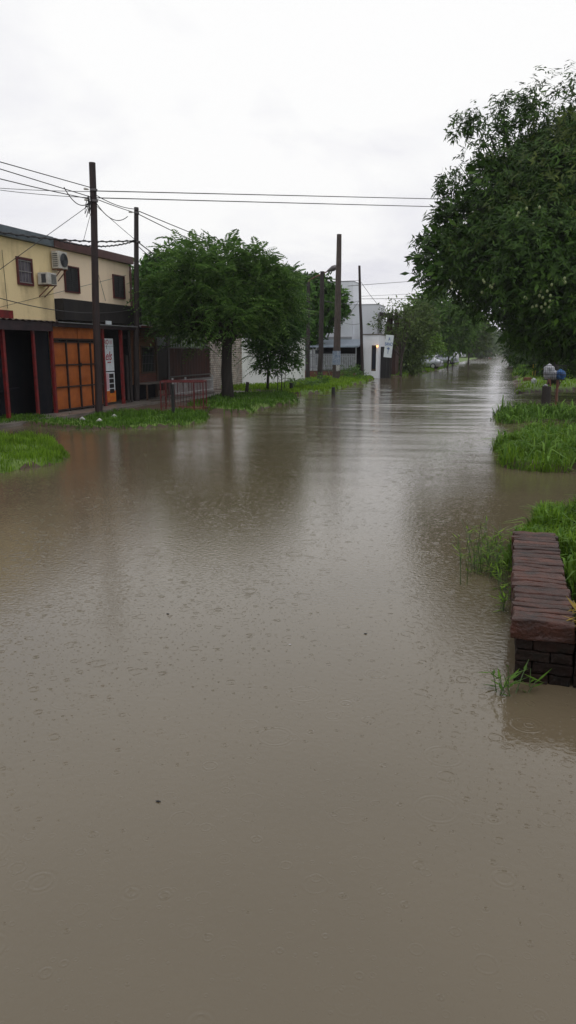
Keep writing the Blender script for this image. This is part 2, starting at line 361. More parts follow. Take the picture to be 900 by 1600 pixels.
# overcast deck: cloud pattern over the direction vector, brighter towards the veiled sun
tc = N(nt, 'ShaderNodeTexCoord'); sp = N(nt, 'ShaderNodeSeparateXYZ'); L.new(tc.outputs['Generated'], sp.inputs[0])
ad = N(nt, 'ShaderNodeMath', operation='ADD'); ad.inputs[1].default_value = .22; L.new(sp.outputs[2], ad.inputs[0])
dx = N(nt, 'ShaderNodeMath', operation='DIVIDE'); L.new(sp.outputs[0], dx.inputs[0]); L.new(ad.outputs[0], dx.inputs[1])
dy = N(nt, 'ShaderNodeMath', operation='DIVIDE'); L.new(sp.outputs[1], dy.inputs[0]); L.new(ad.outputs[0], dy.inputs[1])
cb = N(nt, 'ShaderNodeCombineXYZ'); L.new(dx.outputs[0], cb.inputs[0]); L.new(dy.outputs[0], cb.inputs[1])
no = N(nt, 'ShaderNodeTexNoise'); no.inputs['Scale'].default_value = 1.15; no.inputs['Detail'].default_value = 8; no.inputs['Roughness'].default_value = .55; no.inputs['Distortion'].default_value = .4
L.new(cb.outputs[0], no.inputs['Vector'])
# glow of the sun behind cloud
vm = N(nt, 'ShaderNodeVectorMath', operation='DOT_PRODUCT'); L.new(tc.outputs['Generated'], vm.inputs[0])
sd_ = Vector((math.sin(R(-19))*math.cos(R(33)), math.cos(R(-19))*math.cos(R(33)), math.sin(R(33)))); vm.inputs[1].default_value = sd_
gl = N(nt, 'ShaderNodeMapRange'); gl.interpolation_type = 'SMOOTHSTEP'; gl.inputs['From Min'].default_value = .72; gl.inputs['From Max'].default_value = 1.0; gl.inputs['To Min'].default_value = 0; gl.inputs['To Max'].default_value = .36
L.new(vm.outputs['Value'], gl.inputs['Value'])
el = N(nt, 'ShaderNodeMapRange'); el.inputs['From Min'].default_value = 0.02; el.inputs['From Max'].default_value = .42; el.inputs['To Min'].default_value = -.16; el.inputs['To Max'].default_value = .01; L.new(sp.outputs[2], el.inputs['Value'])
s1 = N(nt, 'ShaderNodeMath', operation='MULTIPLY_ADD'); s1.inputs[1].default_value = 1.15; L.new(no.outputs['Fac'], s1.inputs[0]); L.new(el.outputs[0], s1.inputs[2])
s2 = N(nt, 'ShaderNodeMath', operation='ADD'); L.new(s1.outputs[0], s2.inputs[0]); L.new(gl.outputs[0], s2.inputs[1])
cr = N(nt, 'ShaderNodeValToRGB'); e = cr.color_ramp.elements
e[0].position = .2; e[0].color = (.62, .62, .69, 1); e[1].position = .82; e[1].color = (1.06, 1.06, 1.06, 1)
k = e.new(.50); k.color = (.80, .80, .88, 1)
L.new(s2.outputs[0], cr.inputs[0])
bg2 = N(nt, 'ShaderNodeBackground'); L.new(cr.outputs[0], bg2.inputs[0]); bg2.inputs[1].default_value = 1.0
mx = N(nt, 'ShaderNodeMixShader'); mx.inputs[0].default_value = .93
L.new(bg.outputs[0], mx.inputs[1]); L.new(bg2.outputs[0], mx.inputs[2]); L.new(mx.outputs[0], wo.inputs[0])
sl = bpy.data.lights.new('sun', 'SUN'); sl.energy = .6; sl.angle = R(25); sl.color = (1, .97, .93)
so = bpy.data.objects.new('sun', sl); C.objects.link(so)
sdir = Vector((math.sin(SUN_AZ)*math.cos(SUN_EL), math.cos(SUN_AZ)*math.cos(SUN_EL), math.sin(SUN_EL)))
so.rotation_euler = sdir.to_track_quat('Z', 'Y').to_euler(); so.location = (0, 0, 30)
cd = bpy.data.cameras.new('camera'); cam = bpy.data.objects.new('camera', cd); C.objects.link(cam)
cam.location = (0, 0, H); cam.rotation_euler = (math.pi/2-PITCH, 0, YAW)
cd.sensor_fit = 'VERTICAL'; cd.sensor_height = 36; cd.lens = 36*F/1600; cd.clip_end = 4000; cd.clip_start = .05
sc = bpy.context.scene; sc.camera = cam
sc.view_settings.view_transform = 'Standard'; sc.view_settings.look = 'None'; sc.view_settings.gamma = 1; sc.view_settings.exposure = 0

# ------------------------------------------------------------------ GROUND
def P2(pts): return np.array([[*G(x, y, .05)[:2]] for x, y in pts])
patches = {
 'near_left': (P2([(-160, 668), (0, 684), (45, 684), (80, 692), (98, 704), (62, 722), (0, 737), (-200, 770)]), .11),
 'left_verge': (P2([(-60, 651), (60, 656), (110, 655), (140, 650), (200, 646), (290, 644), (336, 650), (342, 658), (290, 664), (150, 667), (60, 663), (0, 662), (-60, 662)]), .09),
 'tree_mound': (P2([(318, 630), (350, 622), (420, 616), (468, 619), (476, 624), (440, 633), (385, 644), (335, 643)]), .16),
 'lawn': (P2([(352, 606), (430, 602), (478, 597), (500, 590), (560, 588), (585, 590), (560, 600), (522, 610), (470, 616), (390, 611)]), .15),
 'near_right': (np.array([[.30, 8.9], [1.0, 9.6], [6, 10.2], [6, 3.6], [.62, 4.82], [.52, 5.1], [.52, 7.0], [.15, 7.3]]), .24),
 'right_mid': (P2([(786, 686), (830, 677), (1060, 672), (1060, 738), (900, 732), (782, 727)]), .12),
 'right_back': (P2([(780, 649), (840, 643), (1000, 641), (1000, 655), (890, 657), (786, 660)]), .08),
 'right_far': (P2([(803, 590), (806, 572), (1000, 560), (1000, 606), (900, 608), (808, 613)]), .15),
 'corner': (np.array([[-11, 59.5], [-8.3, 60.0], [-7.9, 66], [-7.9, 84], [-8.6, 130], [-30, 130], [-30, 66], [-11, 64]]), .15),
}
def sdist(px, py, poly):
    d2 = np.full(px.shape, 1e18); ins = np.zeros(px.shape, bool); n = len(poly)
    for i in range(n):
        ax, ay = poly[i]; bx, by = poly[(i+1) % n]; ex, ey = bx-ax, by-ay
        t = np.clip(((px-ax)*ex+(py-ay)*ey)/(ex*ex+ey*ey), 0, 1)
        d2 = np.minimum(d2, (px-ax-ex*t)**2+(py-ay-ey*t)**2)
        c = ((ay > py) != (by > py)) & (px < (bx-ax)*(py-ay)/(by-ay+1e-12)+ax); ins ^= c
    return np.where(ins, 1, -1)*np.sqrt(d2)
def vnoise(x, y, s, seed=0):
    x = x*s+seed*17.3; y = y*s+seed*9.1; xi = np.floor(x).astype(int); yi = np.floor(y).astype(int); fx = x-xi; fy = y-yi
    fx = fx*fx*(3-2*fx); fy = fy*fy*(3-2*fy)
    def h(a, b):
        n = (a*374761393+b*668265263+seed*1442695) & 0x7fffffff; n = ((n ^ (n >> 13))*1274126177) & 0x7fffffff; return (n ^ (n >> 16)) % 10007/10007
    return (h(xi, yi)*(1-fx)+h(xi+1, yi)*fx)*(1-fy)+(h(xi, yi+1)*(1-fx)+h(xi+1, yi+1)*fx)*fy-.5
def height(X, Y):
    n = vnoise(X, Y, .9, 1)*.5+vnoise(X, Y, 2.7, 2)*.3+vnoise(X, Y, 7, 3)*.15
    z = np.full(X.shape, -.35)
    # left pavement strip before the houses: bare wet soil hovering about the water line
    t = np.clip((-X-13.0)/.5, 0, 1)*np.clip((Y-14)/3, 0, 1); z = np.maximum(z, -.35+t*(.43+n*.03))
    t = np.clip((-X-10.2+n*1.5)/1.2, 0, 1)*np.clip((Y-20.5)/1.5, 0, 1)*np.clip((60-Y)/2, 0, 1); z = np.maximum(z, -.35+t*(.375+n*.10))
    # far sides
    t = np.clip((-X-8.2+n)/1.0, 0, 1)*np.clip((Y-84)/3, 0, 1); z = np.maximum(z, -.35+t*.47)
    t = np.clip((X-.6+n)/1.0, 0, 1)*np.clip((Y-62)/3, 0, 1); z = np.maximum(z, -.35+t*.45)
    t = np.clip((X-7)/1.5, 0, 1)*np.clip((Y-5)/3, 0, 1); z = np.maximum(z, -.35+t*.47)
    t = np.clip((Y-430)/20, 0, 1); z = np.maximum(z, -.35+t*.7)
    t = np.clip((-X-18)/2, 0, 1); z = np.maximum(z, -.35+t*.45)
    t = np.clip((-Y-8)/4, 0, 1); z = np.maximum(z, -.35+t*.5)
    reg = np.zeros(X.shape, bool)
    for nme, (poly, hh) in patches.items():
        d = sdist(X, Y, poly)+n*.5+vnoise(X, Y, .55, 12)*.9*(hh < .2)*(Y > 10); k = .5 if nme != 'near_right' else .3
        t = np.clip((d+k*.5)/k, 0, 1); t = t*t*(3-2*t)
        z = np.maximum(z, -.35+t*(.35+hh+n*.04)); reg |= (d > .18)
    return z, reg
xs = np.concatenate([[-1600, -700, -300, -120, -60, -36], np.arange(-24, 8.01, .2), [10, 14, 20, 32, 60, 120, 300, 700, 1600]])
ys = np.concatenate([[-300, -80, -30, -14], np.arange(-10, 3, 1.0), np.arange(3, 64.01, .22), np.arange(65, 140, 1.6), [160, 200, 260, 330, 400, 430, 445, 460, 520, 700, 1100, 2200]])
GX, GY = np.meshgrid(xs, ys); GZ, REG = height(GX, GY)
nx, ny = len(xs), len(ys); idx = np.arange(nx*ny).reshape(ny, nx)
Fq = np.stack([idx[:-1, :-1], idx[:-1, 1:], idx[1:, 1:], idx[1:, :-1]], -1).reshape(-1, 4)
g = npmesh('ground', np.stack([GX, GY, GZ], -1).reshape(-1, 3), Fq, [M['soil'], M['turf']], smooth=True)
farm = (GY > 84) | (GX < -19) | (GX > 8.5)
mi = (REG | farm)[:-1, :-1].ravel().astype(np.int32); g.data.polygons.foreach_set('material_index', mi)
tag(g, 'wet muddy verge and ground beside the flooded street', 'ground', kind='structure')

# ------------------------------------------------------------------ WATER
m, nt, b = newmat('flood_water'); L = nt.links
b.inputs['Roughness'].default_value = .035; b.inputs['IOR'].default_value = 1.52
geo = N(nt, 'ShaderNodeNewGeometry')
def noise(scale, detail=3, vec=None, rough=.5, dist=0):
    n = N(nt, 'ShaderNodeTexNoise'); n.inputs['Scale'].default_value = scale; n.inputs['Detail'].default_value = detail; n.inputs['Roughness'].default_value = rough
    n.inputs['Distortion'].default_value = dist
    L.new(vec or geo.outputs['Position'], n.inputs['Vector']); return n.outputs['Fac']
def mth(op, a, bb=None, c=None):
    n = N(nt, 'ShaderNodeMath', operation=op)
    for i, v in enumerate((a, bb, c)):
        if v is None: continue
        if isinstance(v, (int, float)): n.inputs[i].default_value = v
        else: L.new(v, n.inputs[i])
    return n.outputs[0]
def mrange(v, a, bb, c, d, smooth=True):
    n = N(nt, 'ShaderNodeMapRange'); n.interpolation_type = 'SMOOTHSTEP' if smooth else 'LINEAR'
    L.new(v, n.inputs['Value'])
    for k_, x in zip(('From Min', 'From Max', 'To Min', 'To Max'), (a, bb, c, d)): n.inputs[k_].default_value = x
    return n.outputs[0]
def rings(scale, rmax, k, width, amp, keep):
    mp = N(nt, 'ShaderNodeMapping'); mp.inputs['Location'].default_value = (scale*3.1, scale*1.7, 0); L.new(geo.outputs['Position'], mp.inputs[0])
    vo = N(nt, 'ShaderNodeTexVoronoi'); vo.voronoi_dimensions = '2D'; vo.inputs['Scale'].default_value = scale; vo.inputs['Randomness'].default_value = .85
    L.new(mp.outputs[0], vo.inputs['Vector'])
    sp = N(nt, 'ShaderNodeSeparateColor'); L.new(vo.outputs['Color'], sp.inputs[0])
    Rr = mth('MULTIPLY', sp.outputs[0], rmax); d = mth('SUBTRACT', vo.outputs['Distance'], Rr)
    wv = mth('COSINE', mth('MULTIPLY', d, k)); q = mth('DIVIDE', d, width); env = mth('EXPONENT', mth('MULTIPLY', mth('MULTIPLY', q, q), -1))
    on = mth('LESS_THAN', sp.outputs[1], keep); fade = mth('SUBTRACT', 1.15, sp.outputs[0])
    return mth('MULTIPLY', mth('MULTIPLY', mth('MULTIPLY', wv, env), mth('MULTIPLY', on, fade)), amp)
patch = mrange(noise(.12, 2), .40, .62, .25, 1.0)
sepp = N(nt, 'ShaderNodeSeparateXYZ'); L.new(geo.outputs['Position'], sepp.inputs[0])
far = mrange(sepp.outputs[1], 3.0, 22.0, .22, 1.0)
mpw = N(nt, 'ShaderNodeMapping'); mpw.inputs['Scale'].default_value = (.55, 1.3, 1); mpw.inputs['Rotation'].default_value = (0, 0, R(-15)); L.new(geo.outputs['Position'], mpw.inputs[0])
rip = mth('MULTIPLY', noise(8.5, 4, mpw.outputs[0], .55, .4), .0024)
rip2 = mth('MULTIPLY', noise(1.6, 2, mpw.outputs[0], .5, .3), .0065)
mp2 = N(nt, 'ShaderNodeMapping'); mp2.inputs['Scale'].default_value = (.22, 1.0, 1); mp2.inputs['Rotation'].default_value = (0, 0, R(-15)); L.new(geo.outputs['Position'], mp2.inputs[0])
swell = mth('MULTIPLY', mth('MULTIPLY', noise(1.25, 5, mp2.outputs[0], .62, .15), .042), mth('MULTIPLY', mrange(sepp.outputs[1], 9.0, 32.0, .05, 1.0), mth('MULTIPLY', mrange(noise(.09, 2), .42, .60, .35, 1.0), mrange(sepp.outputs[1], 60.0, 170.0, 1.0, 5.0))))
fine = mth('MULTIPLY', noise(24, 4), .0026)
hgt = mth('MULTIPLY', mth('ADD', rip, rip2), mth('MULTIPLY', far, patch))
hgt = mth('ADD', mth('ADD', hgt, swell), mth('MULTIPLY', fine, mrange(sepp.outputs[1], 2, 9, .6, 1.0)))
rampd = mrange(sepp.outputs[1], 3.0, 13.0, 1.3, 1.05)
for args in ((4.3, .30, 60, .045, .0009, .30), (7.0, .28, 45, .06, .0008, .45), (12.0, .26, 36, .075, .0005, .6), (21.0, .22, 30, .09, .00035, .7), (2.2, .34, 100, .05, .0006, .40)):
    hgt = mth('ADD', hgt, mth('MULTIPLY', rings(*args), rampd))
bp = N(nt, 'ShaderNodeBump'); bp.inputs['Strength'].default_value = 1; bp.inputs['Distance'].default_value = 1.0
L.new(hgt, bp.inputs['Height']); L.new(bp.outputs[0], b.inputs['Normal'])
cr = N(nt, 'ShaderNodeValToRGB'); cr.color_ramp.elements[0].color = (.106, .084, .051, 1); cr.color_ramp.elements[1].color = (.128, .102, .064, 1)
cr.color_ramp.elements[0].position = .35; cr.color_ramp.elements[1].position = .65
L.new(noise(.35, 4), cr.inputs[0]); L.new(cr.outputs[0], b.inputs['Base Color'])
M['water'] = m
wxs = np.concatenate([[-300, -100, -40, -24], np.arange(-17, 9.01, .45), [14, 30, 100, 300]])
wys = np.concatenate([[-40, -10, 0, 4, 8], np.arange(10, 64, .09), np.arange(64, 130, .25), np.arange(130, 300, 2.0), [330, 380, 455]])
WX, WY = np.meshgrid(wxs, wys); ca, sa = math.cos(R(15)), math.sin(R(15))
U = WX*ca+WY*sa; Vv = -WX*sa+WY*ca            # V runs roughly away from the viewer: wind crests lie across it
U = U+1.6*vnoise(WX, WY, .22, 21)*2; Vv = Vv+1.2*vnoise(WX, WY, .3, 22)
def wv(su, sv, seed): return vnoise(U*su/sv, Vv, sv, seed)
WZ = wv(.32, .75, 31)*.024+wv(.5, 1.55, 32)*.024+wv(.8, 3.1, 33)*.015
amp = (.04+.96*np.clip((WY-11)/17, 0, 1))*np.clip((WY-10)/2, 0, 1)*np.clip((WX+17)/2, 0, 1)*np.clip((9-WX)/2, 0, 1)*np.clip((125-WY)/20, 0, 1)*(.55+1.1*np.clip(vnoise(WX, WY, .10, 41)+.4, 0, 1))
WZ = WZ*amp
ix = np.arange(len(wxs)*len(wys)).reshape(len(wys), len(wxs))
wo_ = npmesh('water', np.stack([WX, WY, WZ], -1).reshape(-1, 3), np.stack([ix[:-1, :-1], ix[:-1, 1:], ix[1:, 1:], ix[1:, :-1]], -1).reshape(-1, 4), m, smooth=True)
tag(wo_, 'brown flood water pitted by rain covering the whole street', 'water', kind='structure')

# ------------------------------------------------------------------ GRASS
def grass(poly, dens, h, wdt, m, label, name='grass', lean=.5, zref=None, margin=.05, maxn=90000, near=None):
    poly = np.asarray(poly); lo = poly.min(0)-.7; hi = poly.max(0)+.7; n = int(min(maxn*1.6, (hi[0]-lo[0])*(hi[1]-lo[1])*dens))
    x = RNG.uniform(lo[0], hi[0], n); y = RNG.uniform(lo[1], hi[1], n)
    z, _ = height(x, y); d = sdist(x, y, poly)
    nn = vnoise(x, y, 1.1, 5)
    k = (z > -.13) & (d > -.7) & (RNG.uniform(0, 1, n) < (.72+nn*1.3)*np.clip((z+.16)/.15, .2, 1)); x, y, z = x[k], y[k], z[k]; n = len(x)
    hs_ = h*RNG.uniform(.35, 1.35, n)**1.3*(1+vnoise(x, y, 2.6, 6)*1.4)*(1+vnoise(x, y, .5, 8)*.5); hs_ = np.maximum(hs_, h*.2)
    a = RNG.uniform(0, 2*math.pi, n); ln = RNG.uniform(.1, 1, n)*lean; dx, dy = np.cos(a)*ln, np.sin(a)*ln
    wd = wdt*RNG.uniform(.6, 1.3, n); sx, sy = -np.sin(a)*wd/2, np.cos(a)*wd/2
    V = np.empty((n, 6, 3)); z0 = z-.02
    V[:, 0] = np.stack([x-sx, y-sy, z0], 1); V[:, 1] = np.stack([x+sx, y+sy, z0], 1)
    mx_, my_ = x+dx*hs_*.35, y+dy*hs_*.35; V[:, 2] = np.stack([mx_+sx*.9, my_+sy*.9, z+hs_*.62], 1); V[:, 3] = np.stack([mx_-sx*.9, my_-sy*.9, z+hs_*.62], 1)
    tx, ty = x+dx*hs_*1.05, y+dy*hs_*1.05; tz = z+hs_*(1-.45*ln)
    V[:, 4] = np.stack([tx+sx*.15, ty+sy*.15, tz], 1); V[:, 5] = np.stack([tx-sx*.15, ty-sy*.15, tz], 1)
    b0 = np.arange(n)[:, None]*6
    Fq = np.concatenate([b0+np.array([[0, 1, 2, 3]]), b0+np.array([[3, 2, 4, 5]])], 0)
    o = npmesh(name, V.reshape(-1, 3), Fq, m); tag(o, label, 'grass', kind='stuff'); return o
pp = {k_: v[0] for k_, v in patches.items()}
grass(pp['near_left'], 1300, .10, .014, M['grass_blade'], 'bright green grass patch at the left edge with flood water on both sides')
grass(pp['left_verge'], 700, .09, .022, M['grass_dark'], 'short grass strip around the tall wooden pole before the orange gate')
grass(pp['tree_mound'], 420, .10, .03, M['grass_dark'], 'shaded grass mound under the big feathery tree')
grass(pp['lawn'], 260, .11, .045, M['grass_lawn'], 'bright lawn with the little palm and concrete pole along the white wall')
grass([(.56, 4.95), (.54, 7.05), (.12, 7.2), (.0, 8.4), (1.0, 9.6), (3.2, 9.9), (3.2, 4.2), (.9, 4.6)], 3800, .13, .011, M['grass_blade'], 'lush low weeds and grass growing behind the low brick wall', lean=.8)
grass(pp['right_mid'], 2000, .19, .013, M['grass_blade'], 'tall bright grass clump standing in flood water at the right edge', lean=1.15)
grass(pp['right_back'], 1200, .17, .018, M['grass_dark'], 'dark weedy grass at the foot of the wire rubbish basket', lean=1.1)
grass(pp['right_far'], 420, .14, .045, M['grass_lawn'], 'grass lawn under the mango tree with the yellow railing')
grass([(.56, 4.95), (.54, 7.05), (.12, 7.2), (.0, 8.4), (1.0, 9.6), (3.2, 9.9), (3.2, 4.2), (.9, 4.6)], 700, .15, .030, M['grass_weed'], 'broad leaved weeds mixed into the grass behind the low brick wall', name='weeds', lean=1.5)
grass(pp['right_mid'], 160, .30, .045, M['grass_weed'], 'broad bright weeds mixed into the grass clump in the flood at the right edge', name='weeds', lean=1.5)
grass(pp['right_back'], 160, .26, .05, M['grass_weed'], 'broad weeds around the foot of the stump and the rubbish basket', name='weeds', lean=1.5)
grass([(-14, 62), (-8.0, 59.5), (-7.7, 66), (-7.9, 130), (-14, 130)], 110, .12, .07, M['grass_blade'], 'grass verge below the shrubs and the parked silver car')
grass([(.8, 62), (14, 62), (14, 130), (.8, 130)], 25, .2, .12, M['grass_dark'], 'rough dark grass further along the right side beyond the mango tree')

# ------------------------------------------------------------------ LOW BRICK WALL (bottom right)
W0x, W1x, WY0, WY1, WT = .11, .49, 4.66, 7.12, .43
t = thing('brick_wall', (.3, 5.9, 0), 'low wet dark red brick wall rising from the water at the right edge', 'wall')
mb = MB(); nb = 26; pitch = (WY1-WY0)/nb
for i in range(nb):
    y0 = WY0+i*pitch; dz = random.uniform(-.008, .006); dx = random.uniform(-.012, .012)
    sub = MB(); sub.box((W0x+dx, y0+.005, WT-.135+dz), (W1x+dx, y0+pitch-.005, WT+dz), rot=random.uniform(-.012, .012))
    mb.add(sub.v, sub.f)
wear(mb.build('coping', M['brick_wet'], t, bevel=.012), .010)
core = MB(); core.box((W0x+.03, WY0+.015, WT-.13), (W1x-.03, WY1-.02, WT-.014)); core.build('mortar_bed', M['mortar'], t)
mb = MB(); z = WT-.14; rr = 0
while z > -.25:
    xm_ = W0x+(.24 if rr % 2 else .13); mb.box((W0x+.03, WY0+.012, z-.069), (xm_-.003, WY0+.12, z)); mb.box((xm_+.003, WY0+.018, z-.069), (W1x-.004, WY0+.12, z)); z -= .076; rr += 1
wear(mb.build('end_bricks', M['brick_dark'], t, bevel=.008), .008)
mb = MB(); z = WT-.14; rr = 0
while z > -.25:
    y = WY0+.125; yl = WY1-.05
    while y < yl:
        w_ = .24 if rr % 2 == 0 or y > WY0+.16 else .12
        e_ = min(y+w_, yl); j = random.uniform(-.006, .006)
        for x0, x1 in ((W0x+.035, W0x+.15), (W1x-.12, W1x-.005)): mb.box((x0+j, y+.004, z-.066), (x1+j, e_-.004, z))
        y += w_
    z -= .076; rr += 1
wear(mb.build('brick_courses', M['brick_dark'], t, bevel=.008), .007)
mb = MB(); mb.box((W0x+.075, WY0+.13, -.3), (W1x-.075, WY1-.062, WT-.136)); mb.build('wall_core', M['mortar'], t)
# the return of the wall going right
t2 = thing('brick_wall', (1.2, 4.75, 0), 'short return of the low brick wall running off the right edge of the frame', 'wall')
mb = MB()
for i in range(24):
    x0 = .498+i*.094; dz = random.uniform(-.008, .006)
    mb.box((x0, 4.62, WT-.12+dz), (x0+.085, 4.95, WT+.005+dz), rot=random.uniform(-.012, .012))
wear(mb.build('coping', M['brick_dark'], t2, bevel=.010), .008)
mb = MB(); z = WT-.125
while z > -.25:
    x = .50
    while x < 2.7: mb.box((x, 4.67+random.uniform(-.005, .005), z-.066), (x+.23, 4.9, z)); x += .24
    z -= .076
mb.build('brick_courses', M['brick_dark'], t2, bevel=.006)
# weeds in the water beside the wall
def reeds(name, spots, label, hgt_=(.25, .5), m=None, leaves=3, wd=.012, curve=.5, cat='weed', group=None):
    t = thing(name, (*spots[0][:2], 0), label, cat, group); K = []
    for (x, y, z0) in spots:
        h = random.uniform(*hgt_); a = random.uniform(0, 6.28); ln = random.uniform(.05, curve)
        tip = Vector((x+math.cos(a)*h*ln, y+math.sin(a)*h*ln, z0+h)); b0 = Vector((x, y, z0-.1)); md = b0.lerp(tip, .55)+Vector((0, 0, h*.06))
        st = MB(); st.tube([b0, md, tip], [.0045, .0035, .0018], 5); st.build('stem', M['stem'], t)
        for _ in range(leaves):
            q = b0.lerp(tip, random.uniform(.35, 1)); a2 = random.uniform(0, 6.28); l_ = random.uniform(.05, .15)
            K.append([[*q], [math.cos(a2)*l_, math.sin(a2)*l_, l_*random.uniform(-.3, .8)], [-math.sin(a2)*wd/2*1.4, math.cos(a2)*wd/2*1.4, 0]])
    K = np.array(K); tomesh('foliage', [kites(K[:, 0], K[:, 1], K[:, 2])], m or M['grass_blade'], t); return t
sp_ = [(random.gauss(-.12, .12), random.uniform(6.9, 8.3), 0) for _ in range(62)]+[(random.gauss(.03, .04), random.uniform(6.0, 7.2), 0) for _ in range(22)]
reeds('weed_clump', sp_, 'tall thin green weeds in the water left of the brick wall', (.10, .30), leaves=5)
reeds('weed_clump', [(-.32, 6.62, 0), (-.27, 6.66, 0), (-.14, 7.1, 0), (-.1, 7.15, 0), (-.2, 7.6, 0), (-.08, 7.7, 0)], 'few bare dark stalks leaning out of the water left of the tall weeds', (.3, .46), leaves=1, curve=.6)
reeds('weed_clump', [(random.uniform(.02, .30), random.uniform(4.42, 4.64), 0) for _ in range(9)], 'broad grass blades sprouting before the near end of the brick wall', (.08, .24), leaves=4, wd=.014, curve=.9, m=M['grass_dark'])
reeds('weed_clump', [(.51+random.uniform(-.02, .02), 4.78+random.uniform(-.05, .1), .4) for _ in range(12)], 'small dry yellow tuft growing from the joint of the brick wall', (.03, .08), m=M['grass_dry'], leaves=5)
# floating leaf litter
for i, (x, y, nm, mt_, lb) in enumerate([(262, 959, 'leaf', 'black', 'dark fallen leaf floating left of the middle of the water'), (453, 1007, 'foam_bit', 'white_paint', 'tiny white fleck floating near the middle of the water'),
     (247, 1252, 'leaf', 'black', 'dark floating speck low at the left of the water'), (571, 990, 'leaf', 'black', 'dark speck floating right of the middle of the water')]):
    p = G(x, y, .004); mb = MB(); s_ = .013 if nm == 'leaf' else .009
    mb.tube([p+Vector((-s_, 0, 0)), p, p+Vector((s_, .004, 0))], [s_*.1, s_*.4, s_*.1], 6); tag(mb.build(nm, M[mt_]), lb, 'litter')

# ------------------------------------------------------------------ LEFT HOUSES
XW = -15.2   # street wall plane
def yat(px, py, X=XW): return AX(px, py, X).y
def zat(px, py, X=XW): return AX(px, py, X).z
yj = yat(80, 400); ye = yat(203, 450)
roof_z = 5.62
# yellow house
t = thing('yellow_house', (XW-4, 17, 0), 'stained mustard yellow upper storey with grey roof edge at the left edge', 'house')
mb = MB(); mb.box((XW-8, 10.5, .0), (XW, yj, roof_z-.12)); mb.build('wall', M['yellow'], t)
mb = MB(); mb.box((XW-8.2, 10.4, roof_z-.11), (XW+.14, yj-.01, roof_z+.20)); mb.build('roof', M['grey_fascia'], t)
def window(t, X, y0, y1, z0, z1, fm, kind='glass', depth=.06, fw=.07):
    w_ = MB(); w_.box((X-.02, y0, z0), (X+.012, y1, z1)); wi = w_.build('window', M[kind], t)
    f = MB(); f.box((X+.012, y0-fw, z0-fw), (X+depth, y0, z1+fw)); f.box((X+.012, y1, z0-fw), (X+depth, y1+fw, z1+fw))
    f.box((X+.012, y0, z0-fw), (X+depth, y1, z0)); f.box((X+.012, y0, z1), (X+depth, y1, z1+fw)); f.build('frame', M[fm], wi); return wi
a_ = AX(25, 404, XW); b_ = AX(49, 444, XW)
wi = window(t, XW, a_.y+.03, b_.y, b_.z, a_.z, 'red_trim', 'curtain')
mb = MB()
for zz in (b_.z+.02, (a_.z+b_.z)/2, a_.z-.03): mb.bar((XW+.035, a_.y+.02, zz), (XW+.035, b_.y, zz), .025)
for k_ in range(1, 4): mb.bar((XW+.035, a_.y+(b_.y-a_.y)*k_/4, b_.z), (XW+.035, a_.y+(b_.y-a_.y)*k_/4, a_.z), .012)
mb.build('bars', M['bar_metal'], wi)
mb = MB(); p0 = AX(0, 484, XW+.2); p1 = AX(18, 499, XW+.2); mb.box((XW+.003, 16.5, p1.z), (XW+.28, p1.y, p0.z)); mb.build('red_sign_box', M['red_paint'], t)
# cream house
t = thing('cream_house', (XW-4, 25, 0), 'cream upper storey with two dark shuttered windows and brown roof edge', 'house')
mb = MB(); mb.box((XW-8, yj+.01, 0.0), (XW-.01, ye, roof_z-.12)); mb.build('wall', M['cream'], t)
mb = MB(); mb.box((XW-8.2, yj, roof_z-.11), (XW+.16, ye+.12, roof_z+.17)); mb.build('roof', M['brown_fascia'], t)
for (xa, ya, xb, yb) in ((99, 417, 124, 457), (175, 431, 195, 466)):
    a_ = AX(xa+1, ya, XW); b_ = AX(xb-1, yb, XW)
    wi = window(t, XW-.008, a_.y, b_.y, b_.z, a_.z+.02, 'red_trim', 'shutter', fw=.045)
    mb = MB(); n_ = 12
    for k_ in range(n_):
        zz = b_.z+(a_.z-b_.z)*(k_+.5)/n_; mb.box((XW+.006, a_.y+.02, zz-.01), (XW+.022, b_.y-.02, zz+.02))
    mb.box((XW+.006, (a_.y+b_.y)/2-.03, b_.z), (XW+.03, (a_.y+b_.y)/2+.03, a_.z)); mb.build('slats', M['shutter'], wi)
mb = MB(); mb.tube([(XW+.09, ye-.08, 3.2), (XW+.09, ye-.08, roof_z-.2)], .05, 8); mb.build('downpipe', M['brown_fascia'], t)
z0 = 3.12; mb = MB(); mb.box((XW-.005, yj+.02, z0), (XW+.35, ye+.25, 3.83)); mb.build('sign_band', M['dark_render'], t)
p0 = AX(165, 502, XW+.36); p1 = AX(171, 508.5, XW+.36); mb = MB(); mb.box((XW+.352, p0.y, p1.z), (XW+.40, p1.y+.1, p0.z+.02)); mb.build('notice', M['sign_white'], t)
mb = MB(); mb.box((XW+.01, yj+.1, 0.05), (XW+.03, ye, z0-.01)); mb.build('shop_front', M['shade_black'], t)

